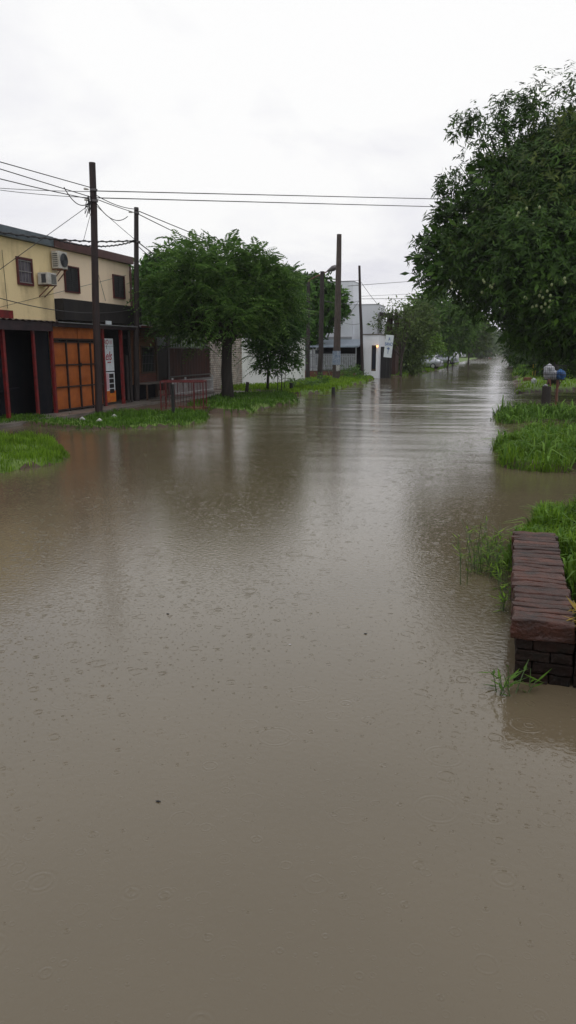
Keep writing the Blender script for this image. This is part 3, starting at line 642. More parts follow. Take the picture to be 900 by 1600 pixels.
# air conditioners
def ac(px0, py0, px1, py1, depth, label, split=True):
    a_ = AX(px0, py0, XW+.06); b_ = AX(px1, py1, XW+depth); a_.z = AX(px0+4, py0, XW+depth).z; w_ = max(.5, b_.y-a_.y)
    y0 = a_.y; y1 = y0+w_; z1 = a_.z; z0 = z1-(.56 if split else .38)
    t = thing('air_conditioner', (XW+depth/2, (y0+y1)/2, z0), label, 'air conditioner')
    mb = MB(); mb.box((XW+.06, y0, z0), (XW+depth, y1, z1)); mb.build('casing', M['ac_white'], t, bevel=.02)
    mb = MB(); cx = (y0+y1)/2+w_*.08; cz = (z0+z1)/2; Xf = XW+depth
    if split:
        n_ = 20; r_ = .22
        pts = [(Xf+.012, cx+math.cos(2*math.pi*i/n_)*r_, cz+math.sin(2*math.pi*i/n_)*r_) for i in range(n_+1)]
        for rr in (.22, .17, .12, .06):
            mb.tube([(Xf+.012, cx+math.cos(2*math.pi*i/n_)*rr, cz+math.sin(2*math.pi*i/n_)*rr) for i in range(n_+1)], .008, 5, cap=False)
        mb.add([(Xf+.003, cx, cz)]+[(Xf+.003, p[1], p[2]) for p in pts[:-1]], [(0, i+1, (i+1) % n_+1) for i in range(n_)])
        mb.build('fan_grille', M['ac_dark'], t)
        mb = MB()
        for k_ in range(7): mb.box((XW+.10, y0-.006, z0+.06+k_*.065), (Xf-.06, y0+.002, z0+.095+k_*.065))
        mb.build('side_louvres', M['ac_dark'], t)
    else:
        for k_ in range(8): mb.box((Xf-.002, y0+w_*.38, z0+.04+k_*.038), (Xf+.010, y1-.04, z0+.06+k_*.038))
        mb.build('front_grille', M['ac_dark'], t)
        mb = MB(); mb.box((XW+.2, y0-.004, z0+.05), (Xf-.08, y0+.002, z1-.05)); mb.build('side_louvres', M['ac_dark'], t)
    for yy in (y0+.1, y1-.1):
        mb = MB(); mb.bar((XW, yy, z0-.02), (Xf+.05, yy, z0-.02), .03); mb.bar((XW, yy, z0-.38), (Xf, yy, z0-.03), .025); mb.build('bracket', M['rust'], t)
ac(79.5, 390, 104, 415, .35, 'large white split air conditioner unit under the brown roof edge')
ac(58, 423, 84, 440, .45, 'small boxy window air conditioner on stays beside the yellow house window', False)

# awning + red posts
XP = -14.2
zaw = 2.98
t = thing('corrugated_awning', (XP, 21, 0), 'dark corrugated lean-to roof over the red posts and shop front', 'awning')
ya0 = 12.0; ya1 = yat(210, 510, XP+.1); n_ = 260; V = []; Fq = []
for i in range(n_+1):
    y = ya0+(ya1-ya0)*i/n_; w_ = math.sin(i*1.15)*.022
    V += [(XP+.22, y, zaw+w_), (XW+.02 if y < yj else XW+.36, y, zaw+.035+w_)]
for i in range(n_): Fq.append((2*i, 2*i+2, 2*i+3, 2*i+1))
mb = MB(); mb.add(V, Fq); ro = mb.build('roof_sheet', M['corrugated'], t); md = ro.modifiers.new('th', 'SOLIDIFY'); md.thickness = .006
mb = MB(); mb.box((XP+.13, ya0, zaw-.30), (XP+.17, yat(75, 510, XP), zaw-.03)); mb.box((XP+.13, yat(75, 510, XP)+.01, zaw-.14), (XP+.17, ya1, zaw-.03)); mb.build('fascia', M['corrugated'], t)
mb = MB(); mb.box((XP+.20, yat(82, 503, XP), zaw-.02), (XP+.235, ya1, zaw+.012)); mb.build('gutter', M['zinc'], t)
posts = [(13.4, 649), (60, 649), (88, 645), (165.5, 634), (193, 622)]
gposts = 'red posts under the awning'
lbls = ['red post nearest the left edge, left of the black doorway', 'thin red post between the two dark bays of the shed', 'red post forming the left side of the orange gate', 'red post between the orange gate and the white shop sign', 'red post right of the white shop sign']
for (px_, py_), lb in zip(posts, lbls):
    y = G(px_, py_, .1).y*(XP/G(px_, py_, .1).x); r_ = .052 if px_ != 60 else .042
    mb = MB(); mb.box((XP-r_, y-r_, -.1), (XP+r_, y+r_, zaw-.05)); tag(mb.build('red_post', M['red_paint'], bevel=.01), lb, 'post', gposts)
mb = MB(); y = G(0, 655, .1).y*.985; mb.box((XP-.1, y-.35, -.1), (XP+.02, y-.05, 2.4)); tag(mb.build('red_door', M['red_paint'], bevel=.01), 'bright red panel cut off by the left edge of the frame', 'door')
# dark shed bays
t = thing('dark_shed', (XP-.5, 20, 0), 'bays with shade painted black behind the red posts left of the orange gate', 'shed')
yP = [G(*p, .1).y*(XP/G(*p, .1).x) for p in posts]
mb = MB(); mb.box((XP-.75, ya0, 0), (XP-.70, yP[2], zaw)); mb.build('back_wall', M['shade_black'], t)  # shade of the bay is put into the near-black colour
mb = MB(); mb.box((XP-.10, yP[1]+.06, .0), (XP-.06, yP[2]-.07, zaw-.1)); mb.build('side_board', M['shade_black'], t)
mb = MB(); mb.box((XP-.66, ya0, .85), (XP-.50, yP[1]-.1, .95)); mb.build('shelf', M['shade_black'], t)
# orange gate
y0, y1 = yP[2]+.08, yP[3]-.08
t = thing('sheeted_gate', (XP, (y0+y1)/2, 0), 'orange sheeted gate with a dark metal grid behind the tall pole', 'gate')
zt, zb = zaw-.14, .12; zh = 2.42; zr = [.16, .90, 1.62, 2.36]; nc = 4
mb = MB(); mb.box((XP-.05, y0, zh+.06), (XP-.03, (y0+y1)/2-.02, zt)); mb.box((XP-.05, (y0+y1)/2+.02, zh+.06), (XP-.03, y1, zt)); mb.build('top_panel', M['orange_sheet'], t)
ycs = [y0+(y1-y0)*i/nc for i in range(nc+1)]
for i in range(nc):
    for j in range(3):
        nx_, nz_ = 8, 8; vs = []; fs = []
        for a_ in range(nx_+1):
            for c_ in range(nz_+1):
                bulge = .035*math.sin(math.pi*a_/nx_)*math.sin(math.pi*c_/nz_)+random.uniform(-.006, .006)*(0 < a_ < nx_)
                vs.append((XP-.045+bulge, ycs[i]+.02+(ycs[i+1]-ycs[i]-.04)*a_/nx_, zr[j]+.02+(zr[j+1]-zr[j]-.04)*c_/nz_))
        for a_ in range(nx_):
            for c_ in range(nz_): q = a_*(nz_+1)+c_; fs.append((q, q+nz_+1, q+nz_+2, q+1))
        p_ = MB(); p_.add(vs, fs); p_.build('orange_panel', M['orange_sheet'], t, smooth=True)
mb = MB()
for y in ycs: mb.box((XP-.035, y-.022, .06), (XP+.015, y+.022, zh))
for z in zr: mb.box((XP-.033, y0+.001, z-.02), (XP+.012, y1-.001, z+.02))
mb.box((XP-.04, y0, zh), (XP+.03, y1, zh+.06)); mb.build('frame', M['gate_metal'], t)
mb = MB(); mb.box((XP+.016, ycs[2]-.05, 1.55), (XP+.06, ycs[2]+.04, 1.68)); mb.build('lock', M['black'], t)

# shop signs between the posts
XS = XP-.25
def SY(px_, py_): return AX(px_, py_, XS)
t = thing('shop_sign', (XS, SY(175, 600).y, 0), 'tall white shop sign stand with red script and orange base between red posts', 'sign')
yL, yR = SY(161.5, 560).y, SY(178.5, 575).y
zt_, z1_, z2_, z3_, z4_ = SY(170, 529).z, SY(170, 541).z, SY(172, 580.5).z, SY(178, 610).z, SY(176, 628).z
mb = MB(); mb.box((XS-.05, yL, z1_+.005), (XS, yR, zt_)); mb.build('header_panel', M['sign_white'], t)
textmesh('RO', .24, M['sign_red'], (XS+.002, (yL+yR)/2-.12, (z1_+zt_)/2), ROT_PX, t)
textmesh('IIII', .20, M['sign_pink'], (XS+.002, (yL+yR)/2+.20, (z1_+zt_)/2), ROT_PX, t)
mb = MB(); mb.box((XS-.05, yL, z2_+.02), (XS, yR, z1_-.005)); mb.build('script_panel', M['sign_white'], t)
zc = (z1_+z2_)/2
textmesh('els', .46, M['sign_red'], (XS+.002, (yL+yR)/2-.02, zc+.10), ROT_PX, t, sx=.9, shear=.4)
textmesh('l', .22, M['black'], (XS+.002, (yL+yR)/2-.10, zc+.42), ROT_PX, t)
textmesh('www', .12, M['sign_red'], (XS+.002, (yL+yR)/2+.02, zc-.12), ROT_PX, t, shear=.3)
mb = MB(); mb.box((XS-.05, yL, z3_), (XS, yR, z2_-.02)); mb.build('price_panel', M['sign_white'], t)
mb = MB(); ww = yR-yL; hh = (z2_-z3_-.1)/4+.035
mb.box((XS, yL+.06, z3_+.05), (XS+.004, yL+ww*.42, z2_-.06)); mb.build('picture_strip', M['sign_pink'], t)
for k_ in range(4):
    mb = MB(); mb.box((XS, yL+ww*.46, z2_-.08-hh*(k_+1)+.03), (XS+.006, yR-.08, z2_-.08-hh*k_)); mb.build('dark_square', M['black'], t)
mb = MB(); mb.box((XS-.05, yL-.02, max(.1, z4_)), (XS+.002, yR+.03, z3_)); mb.build('base_panel', M['sign_orange'], t)
mb = MB(); y = SY(156.5, 560).y; mb.box((XS-.02, y-.05, .5), (XS, y+.05, SY(155, 550).z)); tag(mb.build('white_board', M['sign_white']), 'narrow white board just right of the tall pole', 'board')
for px_, lb in ((200, 'grey weathered board leaning in the dark bay left of the second pole'), (205, 'narrow dark plank beside the second pole')):
    y = AX(px_, 600, XP-.1).y; mb = MB(); mb.box((XP-.12, y-.07, 0), (XP-.08, y+.07, 1.9 if px_ == 200 else 2.8)); tag(mb.build('plank', M['pole_wood2']), lb, 'plank')

# timber house with barred window
XB = -14.95
y0, y1 = yat(211, 560, XB), yat(244, 560, XB)
t = thing('timber_house', (XB-2, (y0+y1)/2, 0), 'low brown timber and brick house with a barred window and red roof edge', 'house')
mb = MB(); mb.box((XB-4, y0, 0.0), (XB, y1, 2.95)); mb.build('wall', M['timber'], t)
mb = MB(); 
for k_ in range(22):
    z = 2.0+k_*.045
    if z < 2.9: mb.box((XB, y0+.02, z), (XB+.012, y1-.02, z+.036))
mb.build('boards', M['timber'], t)
mb = MB(); mb.box((XB+.001, y0+.02, .75), (XB+.02, y1-.02, 1.2)); mb.build('brick_panel', M['brick_red_y'], t)
a_ = AX(220, 543, XB); b_ = AX(240, 580, XB)
wi = window(t, XB, a_.y, b_.y, b_.z, a_.z, 'timber_frame', 'glass')
mb = MB()
for k_ in range(9): mb.bar((XB+.045, a_.y+(b_.y-a_.y)*k_/8, b_.z), (XB+.045, a_.y+(b_.y-a_.y)*k_/8, a_.z), .014)
for k_ in (1, 2): mb.bar((XB+.045, a_.y, b_.z+(a_.z-b_.z)*k_/3), (XB+.045, b_.y, b_.z+(a_.z-b_.z)*k_/3), .014)
mb.build('bars', M['metal_grey'], wi)
mb = MB(); mb.add([(XB+.5, y0-.5, 3.0), (XB+.5, y1+.7, 3.0), (XB-4.3, y1+.7, 3.7), (XB-4.3, y0-.5, 3.7), (XB+.5, y0-.5, 2.94), (XB+.5, y1+.7, 2.94), (XB-4.3, y1+.7, 3.64), (XB-4.3, y0-.5, 3.64)],
  [(0, 1, 2, 3), (7, 6, 5, 4), (0, 4, 5, 1), (1, 5, 6, 2), (2, 6, 7, 3), (3, 7, 4, 0)]); mb.build('roof', M['corrugated'], t)
mb = MB(); mb.box((XB+.502, y0-.3, 2.99), (XB+.54, y1+.7, 3.06)); mb.build('roof_edge', M['red_paint'], t)
mb = MB(); mb.box((XB+.0, y0, 2.65), (XB+.30, y1+.55, 2.9)); mb.build('eave_board', M['timber_frame'], t)
mb = MB(); mb.box((XB+.002, y1-.10, 0), (XB+.08, y1, 2.6)); mb.build('corner_post', M['timber_frame'], t)
# table
ta, tb = yat(222, 605, XB+.5), yat(256, 605, XB+.5)
t = thing('table', (XB+.45, (ta+tb)/2, 0), 'rough dark wooden table below the barred window', 'table')
mb = MB(); mb.box((XB+.12, ta, .72), (XB+.75, tb, .77)); mb.build('tabletop', M['concrete'], t)
for sx_ in (XB+.18, XB+.68):
    for sy_ in (ta+.08, tb-.1): mb = MB(); mb.box((sx_-.03, sy_-.03, 0), (sx_+.03, sy_+.03, .72)); mb.build('leg', M['timber_frame'], t)
mb = MB(); mb.box((XB+.03, ta, 0), (XB+.1, tb, .70)); tag(mb.build('table_shade', M['shade_black']), 'added black sheet standing in for the shade under the rough table', 'board')  # black sheet added in place of the shade beneath the table
# porch with grey post
yp0, yp1 = y1+.02, yat(263, 560, XB)
t = thing('porch', (XB-.6, (yp0+yp1)/2, 0), 'dark recessed porch with a grey post between timber house and brown fence', 'porch')
mb = MB(); mb.box((XB-.9, yp0, 0), (XB-.85, yp1+.4, 2.9)); mb.build('back_wall', M['shade_black'], t)
mb = MB(); mb.tube([(XB+.05, yp1-.1, 0), (XB+.05, yp1-.1, 2.7)], .06, 10); mb.build('post', M['metal_grey'], t)
mb = MB(); mb.box((XB-.9, yp0, 2.3), (XB-.1, yp1, 2.75)); mb.build('upper_board', M['lightgrey'], t)
# brown sheet fence
yf0, yf1 = yp1+.02, yat(328, 580, XB)
t = thing('sheet_fence', (XB, (yf0+yf1)/2, 0), 'tall brown corrugated sheet fence with pale rods on top', 'fence')
mb = MB(); n_ = 130; V = []; Fq = []
for i in range(n_+1):
    y = yf0+(yf1-yf0)*i/n_; w_ = math.sin(i*1.4)*.03; V += [(XB+w_, y, .1), (XB+w_, y, 2.22)]
for i in range(n_): Fq.append((2*i, 2*i+2, 2*i+3, 2*i+1))
mb.add(V, Fq); o_ = mb.build('sheet', M['fence_brown'], t); md = o_.modifiers.new('th', 'SOLIDIFY'); md.thickness = .008
mb = MB(); y = yf0+.1
while y < yf1: mb.bar((XB-.02, y, 2.0), (XB-.02, y, 2.75), .02); y += .28
mb.build('rods', M['lightgrey'], t)
mb = MB(); mb.bar((XB+.05, yf0, 2.2), (XB+.05, yf1, 2.2), .05); mb.bar((XB+.05, yf0, .9), (XB+.05, yf1, .9), .05); mb.build('rail', M['metal_grey'], t)
mb = MB(); mb.box((XB-2.4, yf0, .0), (XB-2.3, yf1+.2, 3.1)); mb.box((XB-4.2, yf0, 3.1), (XB-1.9, yf1+.2, 3.16))
tag(mb.build('back_shed', M['dark_render']), 'dim grey shed behind the brown sheet fence', 'shed')
# whitewashed brick wall
yb1 = yat(376, 580, XB)
t = thing('whitewashed_wall', (XB, (yf1+yb1)/2, 0), 'peeling whitewashed brick wall behind the big tree trunk', 'wall')
mb = MB(); mb.box((XB-.22, yf1+.03, 0), (XB+.03, yb1, 3.0)); mb.build('bricks', M['brick_white'], t)
mb = MB(); mb.box((XB-.25, yb1-.08, 0), (XB+.07, yb1+.06, 3.05)); mb.build('pier', M['brick_white'], t)
mb = MB(); mb.box((XB-.24, yf1+.03, 3.0), (XB+.05, yb1-.09, 3.06)); mb.build('coping', M['concrete'], t)
# long white wall
p0 = Vector((XB, yb1+.08)); p1 = Vector((-12.75, 46.6)); ang = math.atan2(p1.y-p0.y, p1.x-p0.x); Lw = (p1-p0).length
t = thing('white_wall', (p0.x, p0.y, 0), 'long white plastered garden wall behind the lawn and young tree', 'wall'); t.rotation_euler.z = ang
def rot_pts(mb): 
    c, s_ = math.cos(ang), math.sin(ang); mb.v = [(p0.x+x*c-y*s_, p0.y+x*s_+y*c, z) for x, y, z in mb.v]; return mb
mb = MB(); mb.box((0, 0, 0), (Lw, .22, 2.82)); rot_pts(mb).build('wall', M['white_wall'], t)
mb = MB(); mb.box((-.0, -.03, 2.823), (Lw+.03, .25, 2.88)); rot_pts(mb).build('coping', M['concrete'], t)
mb = MB(); mb.box((Lw-.22, .225, 0), (Lw, 7.5, 2.80)); rot_pts(mb).build('return_wall', M['white_wall'], t)
# white low railing
yr0, yr1 = yat(290, 600, -13.6), yat(332, 600, -13.6)
t = thing('white_railing', (-13.6, (yr0+yr1)/2, 0), 'low white picket railing on a small kerb before the brown fence', 'railing')
mb = MB(); y = yr0-1.3
while y < yr1: mb.bar((-13.6, y, .22), (-13.6, y, .86), .025, .012); y += .115
mb.build('pickets', M['white_paint'], t)
mb = MB(); mb.bar((-13.6, yr0-1.3, .30), (-13.6, yr1, .30), .035); mb.bar((-13.6, yr0-1.3, .74), (-13.6, yr1, .74), .035); mb.build('rail', M['white_paint'], t)
mb = MB(); mb.box((-13.75, yr0-1.3, 0), (-13.5, yr1, .18)); mb.build('kerb', M['concrete'], t)
for yy in (yr0-1.3, yr0, yr1): mb = MB(); mb.bar((-13.6, yy, .1), (-13.6, yy, .95), .06); mb.build('post', M['white_paint'], t)
# pavement pieces (wet concrete slabs)
mb = MB(); mb.box((-14.9, 27.0, -.1), (-12.7, 35.5, .085)); tag(mb.build('pavement', M['concrete']), 'wet pavement slab before the timber house and brown fence', 'pavement', kind='structure')
mb = MB(); mb.box((-15.2, 14.0, -.1), (-13.3, 26.9, .092)); tag(mb.build('pavement', M['concrete']), 'wet pavement under the awning posts', 'pavement', kind='structure')
mb = MB(); mb.box((-14.9, 35.6, -.1), (-11.3, 38.6, .06)); tag(mb.build('path', M['concrete']), 'wet pale path crossing the verge behind the big tree', 'path', kind='structure')
# red cage + black post
def cage():
    a = G(246, 636, .1); b = G(320, 645, .1); x0, x1 = -12.6, -10.9; y0_, y1_ = 24.2, 25.4
    t = thing('red_cage', ((x0+x1)/2, (y0_+y1_)/2, 0), 'open cage of thin red metal bars standing on the verge before the white railing', 'cage')
    y0_ = 25.3*1.0; pts = [G(252, 640, .08), G(318, 640, .08)]
    A, B = pts; d = (B-A).normalized(); n_ = Vector((-d.y, d.x, 0))*1.0
    mb = MB(); h = .95
    for p in (A, B, A+n_, B+n_, A.lerp(B, .78)): mb = MB(); mb.bar(p-Vector((0, 0, .2)), p+Vector((0, 0, h)), .035); mb.build('post', M['dark_red_paint'], t)
    mb = MB()
    for z in (h,): 
        for p, q in ((A, B), (B, B+n_), (B+n_, A+n_), (A+n_, A)): mb.bar(p+Vector((0, 0, z)), q+Vector((0, 0, z)), .055)
    mb.build('top_rail', M['dark_red_paint'], t)
    mb = MB()
    for z in (.12, .5):
        for p, q in ((A, B), (B, B+n_), (A+n_, A)): mb.bar(p+Vector((0, 0, z)), q+Vector((0, 0, z)), .016)
    k_ = 1
    while k_ < 15: p = A.lerp(B, k_/15); mb.bar(p+Vector((0, 0, .1)), p+Vector((0, 0, h)), .012); k_ += 1
    mb.build('bars', M['dark_red_paint'], t)
cage()
p = G(271, 650, .05); mb = MB(); mb.bar(p-Vector((0, 0, .3)), p+Vector((.01, 0, 1.0)), .09); tag(mb.build('black_post', M['black'], bevel=.01), 'slim black post in front of the red cage', 'post')
p = G(300, 637, .1); mb = MB()
for k_ in range(7):
    q = p+Vector((random.uniform(-.5, .5), random.uniform(-.2, .4), .06)); mb.box((q.x-.12, q.y-.06, .05), (q.x+.12, q.y+.06, .13), rot=random.uniform(0, 3))
tag(mb.build('brick_rubble', M['rust'], bevel=.008), 'scattered orange bricks lying inside the red cage', 'rubble')
for i, (x, y) in enumerate([(128, 657), (155, 659), (178, 653), (82, 665)]):
    p = G(x, y, .12); z_ = float(height(np.array([p.x]), np.array([p.y]))[0][0])+.05; mb = MB()
    mb.tube([(p.x-.09, p.y, z_), (p.x, p.y+.03, z_+.04), (p.x+.1, p.y, z_+.01)], [.015, .05, .02], 7)
    tag(mb.build('litter', M['paper'], smooth=True), ['crumpled pale litter left of the tall pole foot', 'pale litter bit close to the tall pole foot', 'pale litter bit right of the tall pole', 'pale litter bit near the grass puddle'][i], 'litter', 'litter on the left verge')

# ------------------------------------------------------------------ POLES
def pole(name, px_, py_, ptop, r0, r1, m, label, cat='utility pole', zb=.05, seg=12, dist=None):
    """ptop: pixel of the top; the pole stands at the base pixel"""
    b0 = G(px_, py_, zb) if dist is None else AY(px_, py_, dist)
    top = AY(*ptop, b0.y); t = thing(name, (b0.x, b0.y, 0), label, cat)
    pts = [Vector((b0.x, b0.y, -.3)).lerp(top, k_/6)+(Vector((random.uniform(-.02, .02), random.uniform(-.02, .02), 0)) if 0 < k_ < 6 else Vector()) for k_ in range(7)]
    mb = MB(); mb.tube(pts, [r0+(r1-r0)*k_/6 for k_ in range(7)], seg); mb.build('shaft', m, t, smooth=False); return t, b0, top
t1, b1, top1 = pole('utility_pole', 154, 645, (144, 254), .125, .10, M['pole_wood'], 'tallest dark wooden pole standing in the verge before the orange gate')
def clampset(t, top, dzs, r=.12):
    for dz in dzs:
        mb = MB(); p = Vector((top.x, top.y, top.z-dz)); mb.tube([p+Vector((0, 0, -.03)), p+Vector((0, 0, .03))], r, 12); mb.build('clamp', M['metal_grey'], t)
        mb = MB(); mb.tube([p+Vector((-.10, -.12, 0)), p+Vector((-.20, -.16, .02)), p+Vector((-.24, -.17, .02))], [.02, .035, .03], 8); mb.build('insulator', M['ac_white'], t)
clampset(t1, top1, (.80, 1.12))
t2_, b2, top2 = pole('utility_pole', 213, 628, (213, 324), .12, .085, M['pole_wood2'], 'second wooden pole in front of the timber house')
clampset(t2_, top2, (.2, 1.25), .10)
tc_, bc, topc = pole('concrete_pole', 525, 596, (530, 366), .27, .155, M['concrete_pole'], 'thick bare concrete pole with a torn blue poster on the lawn', seg=8)
def ringband(b0, top, za, zb_, r, m, name, t, a0=2.6, a1=5.2, n_=10, holes=False):
    vs = []; 
    for i in range(n_+1):
        a = a0+(a1-a0)*i/n_
        for z in (za, zb_):
            k_ = (z)/(top.z); c = Vector((b0.x+(top.x-b0.x)*k_, b0.y, z)); vs.append((c.x+math.cos(a)*r, c.y+math.sin(a)*r, z+(random.uniform(-.05, .05) if holes else 0)))
    mb = MB(); mb.add(vs, [(2*i, 2*i+2, 2*i+3, 2*i+1) for i in range(n_)]); mb.build(name, m, t)
ringband(bc, topc, 1.15, 2.05, .268, M['poster'], 'poster', tc_, 3.0, 6.3)
ringband(bc, topc, .75, 1.12, .276, M['paper'], 'torn_paper', tc_, 4.9, 5.9, holes=True)
mb = MB(); a_ = AY(505, 560, bc.y+.6); mb.bar(a_, G(518, 592, .05), .035); tag(mb.build('stay_rod', M['lightgrey']), 'pale diagonal stay rod leaning beside the concrete pole', 'rod')
tl, bl, topl = pole('utility_pole', 500, 598, (503.5, 424), .18, .13, M['pole_wood2'], 'dark wooden pole directly left of the thick concrete pole')
ts_, bs, tops = pole('street_lamp', 481, 592, (482, 441), .16, .12, M['pole_wood2'], 'street lamp with long curved arm rising from a dark pole at the white wall end', 'street lamp')
q = [tops+Vector((0, 0, -.3)), AY(483, 438, bs.y), AY(492, 433, bs.y), AY(513, 423.5, bs.y)]
mb = MB(); mb.tube(q, [.05, .05, .045, .04], 8); mb.build('arm', M['rust'], ts_, smooth=True)
a_ = AY(511, 424, bs.y); b_ = AY(526.5, 416.5, bs.y); mb = MB()
mb.tube([a_, a_.lerp(b_, .25), a_.lerp(b_, .6), a_.lerp(b_, .92), b_], [.05, .12, .20, .16, .05], 10); mb.build('lamp_head', M['metal_grey'], ts_, smooth=True)
tt, bt, topt = pole('utility_pole', 567, 584, (561.5, 415), .13, .085, M['pole_wood'], 'thin leaning dark pole at the corner of the white building', dist=55.3)

# power lines
def wire(p, q, sag, r, label, group=None, n_=18, twist=False, name='power_line'):
    p = Vector(p); q = Vector(q); pts = []
    for i in range(n_+1):
        t = i/n_; v = p.lerp(q, t); v.z -= sag*4*t*(1-t); pts.append(v)
    mb = MB(); mb.tube(pts, r, 5)
    if twist:
        pts2 = []; m_ = n_*5
        for i in range(m_+1):
            t = i/m_; v = p.lerp(q, t); v.z -= sag*4*t*(1-t); a = i*1.3; pts2.append(v+Vector((0, math.cos(a), math.sin(a)))*r*1.5)
        mb.tube(pts2, r*.8, 5)
    return tag(mb.build(name, M['wire']), label, 'cable', group)
def on(b0, top, py_):   # point on a pole at image height py_
    x_ = 0
    lo_, hi_ = 0.0, 1.0
    for _ in range(30):
        mid = (lo_+hi_)/2; v = Vector((b0.x, b0.y, 0)).lerp(top, mid)
        rr = ray(450, py_)
        # project v
        c, s_ = math.cos(-YAW), math.sin(-YAW); X = v.x*c-v.y*s_; Y = v.x*s_+v.y*c; Z = v.z-H
        d = Y*math.cos(PITCH)-Z*math.sin(PITCH); u = Y*math.sin(PITCH)+Z*math.cos(PITCH); yy = 800-F*u/d
        if yy > py_: lo_ = mid
        else: hi_ = mid
    return v
A1, A2, A3 = on(b1, top1, 294), on(b1, top1, 309), on(b1, top1, 312)
def back(A, px0, py0, X):     # a line from A back past the left frame edge
    B = AX(px0, py0, X); return A+(B-A)*2.4
wire(A1, back(A1, 0, 253, b1.x-.1), .0, .014, 'uppermost wire running from the tallest pole to the upper left edge')
wire(A2, back(A2, 0, 264, b1.x-.2), .0, .014, 'middle wire of the three from the tallest pole to the left edge')
wire(A3, back(A3, 0, 273.5, b1.x-.3), .1, .014, 'lowest of the three wires from the tallest pole to the left edge')
E1 = AY(775, 313, 40); E2 = AY(775, 325.5, 40)
wire(A1+Vector((0, 0, -.08)), E1, .0, .016, 'upper long wire crossing the whole street to the mango tree')
wire(A2, E2, .0, .016, 'lower long wire crossing the whole street to the mango tree')
wire(A1+Vector((0, 0, -.1)), AX(0, 294, -16.5), .02, .010, 'thin near level wire left of the tallest pole top')
wire(A2, AX(0, 297, -16.5), .03, .010, 'thin wire dipping slightly left of the tallest pole below its top')
B1, B2, B3 = on(b2, top2, 333), on(b2, top2, 376), on(b2, top2, 382)
S1 = on(bs, tops, 446); S2 = on(bl, topl, 436)
wire(A2, B1, .02, .014, 'wire joining the tops of the two left poles')
wire(on(b1, top1, 302), top2+Vector((.05, .1, -.05)), .12, .014, 'slack upper wire between the two left poles')
wire(top2+Vector((0, 0, -.1)), S2+Vector((0, 0, .0)), .15, .018, 'upper wire passing over the feathery tree to the lamp poles')
wire(B1, S1, .25, .018, 'lower wire passing over the feathery tree to the lamp poles')
wire(on(b1, top1, 317), B2, .02, .010, 'thin diagonal wire from tallest pole down to second pole')
wire(B2, back(B2, 0, 354, -15.0).lerp(B2, .45), .22, .022, 'thick twisted cable sagging from second pole over the yellow roof', twist=True)
wire(B2, Vector((XW+.2, yj, roof_z+.12)), .22, .020, 'twisted cable from second pole to the joint of the two roofs', twist=True)
wire(on(b1, top1, 316), AX(0, 421, -14.4), .0, .010, 'long thin wire slanting down from tallest pole across the yellow house')
wire(on(b1, top1, 318), AX(130, 378, b1.x-.3), .0, .008, 'short thin wire hanging beside the tallest pole')
wire(B2, AX(290, 425, -14), .1, .022, 'thick cable from second pole dropping into the feathery tree')
wire(B3, AX(270, 425, -13.6), .08, .016, 'lower cable from second pole dropping into the feathery tree')
wire(AX(0, 466, -14.6), AX(206, 484, XW+.5), .25, .014, 'dark cable sagging across the lower wall of the yellow house')
wire(AX(0, 480, XW+.1), AX(197, 430, XW+.1), .0, .007, 'very thin wire rising across both house fronts')
wire(AX(3, 390, XW+.05), AX(12, 482, XW+.05), .0, .008, 'thin vertical cable down the yellow wall left of its window')
wire(AX(150, 415, XW+.05), AX(165, 470, XW+.05), .0, .008, 'thin loose cable hanging on the cream wall between its windows')
T1, T2 = on(bt, topt, 438), on(bt, topt, 467)
wire(on(bc, topc, 441)+Vector((0, 3, 0)), AY(690, 436, 70), .0, .018, 'upper wire running right from the thin leaning pole to the trees')
wire(T1, on(bs, tops, 441), .05, .014, 'wire from the thin leaning pole back to the lamp poles')
wire(T2, AY(690, 466, 70), .0, .018, 'middle wire running right from the thin leaning pole')
wire(on(bt, topt, 463), AY(690, 457, 70), .0, .012, 'faint thin wire running right above the middle one')
wire(T1, AY(604, 492, 64), .1, .016, 'slack wire from the thin pole down to the small canopy')
wire(T2, AY(532, 505, 50), .1, .016, 'slack wire from thin leaning pole down behind the concrete pole')
wire(on(bl, topl, 468), AY(560, 470, 62), .25, .016, 'sagging wire between the lamp poles and thin leaning pole')
wire(on(bs, tops, 470), AY(462, 492, 44), .0, .02, 'short pale stay dropping left from the lamp pole')
wire(on(bl, topl, 476), on(bt, topt, 505), .5, .012, 'lowest sagging wire between lamp poles and thin pole')
for A_, d_, lb in ((A2, Vector((-.0, -1.6, 0)), 'loop of cable hanging left of the tallest pole'), (on(b1, top1, 309), Vector((0, 2.2, -.2)), 'loop of cable hanging between the two left poles')):
    wire(A_, A_+d_, .35, .014, lb)
mb = MB(); p_ = A2
for k_ in range(7): 
    q_ = p_+Vector((-.12+random.uniform(-.12, .12), -.15, -.25-random.uniform(0, .35))); mb.tube([p_+Vector((-.1, -.12, .05)), (p_+q_)/2+Vector((random.uniform(-.1, .1), -.1, 0)), q_, p_+Vector((-.05, -.12, -.15))], .012, 5)
mb.build('cable_tangle', M['wire'], t1)

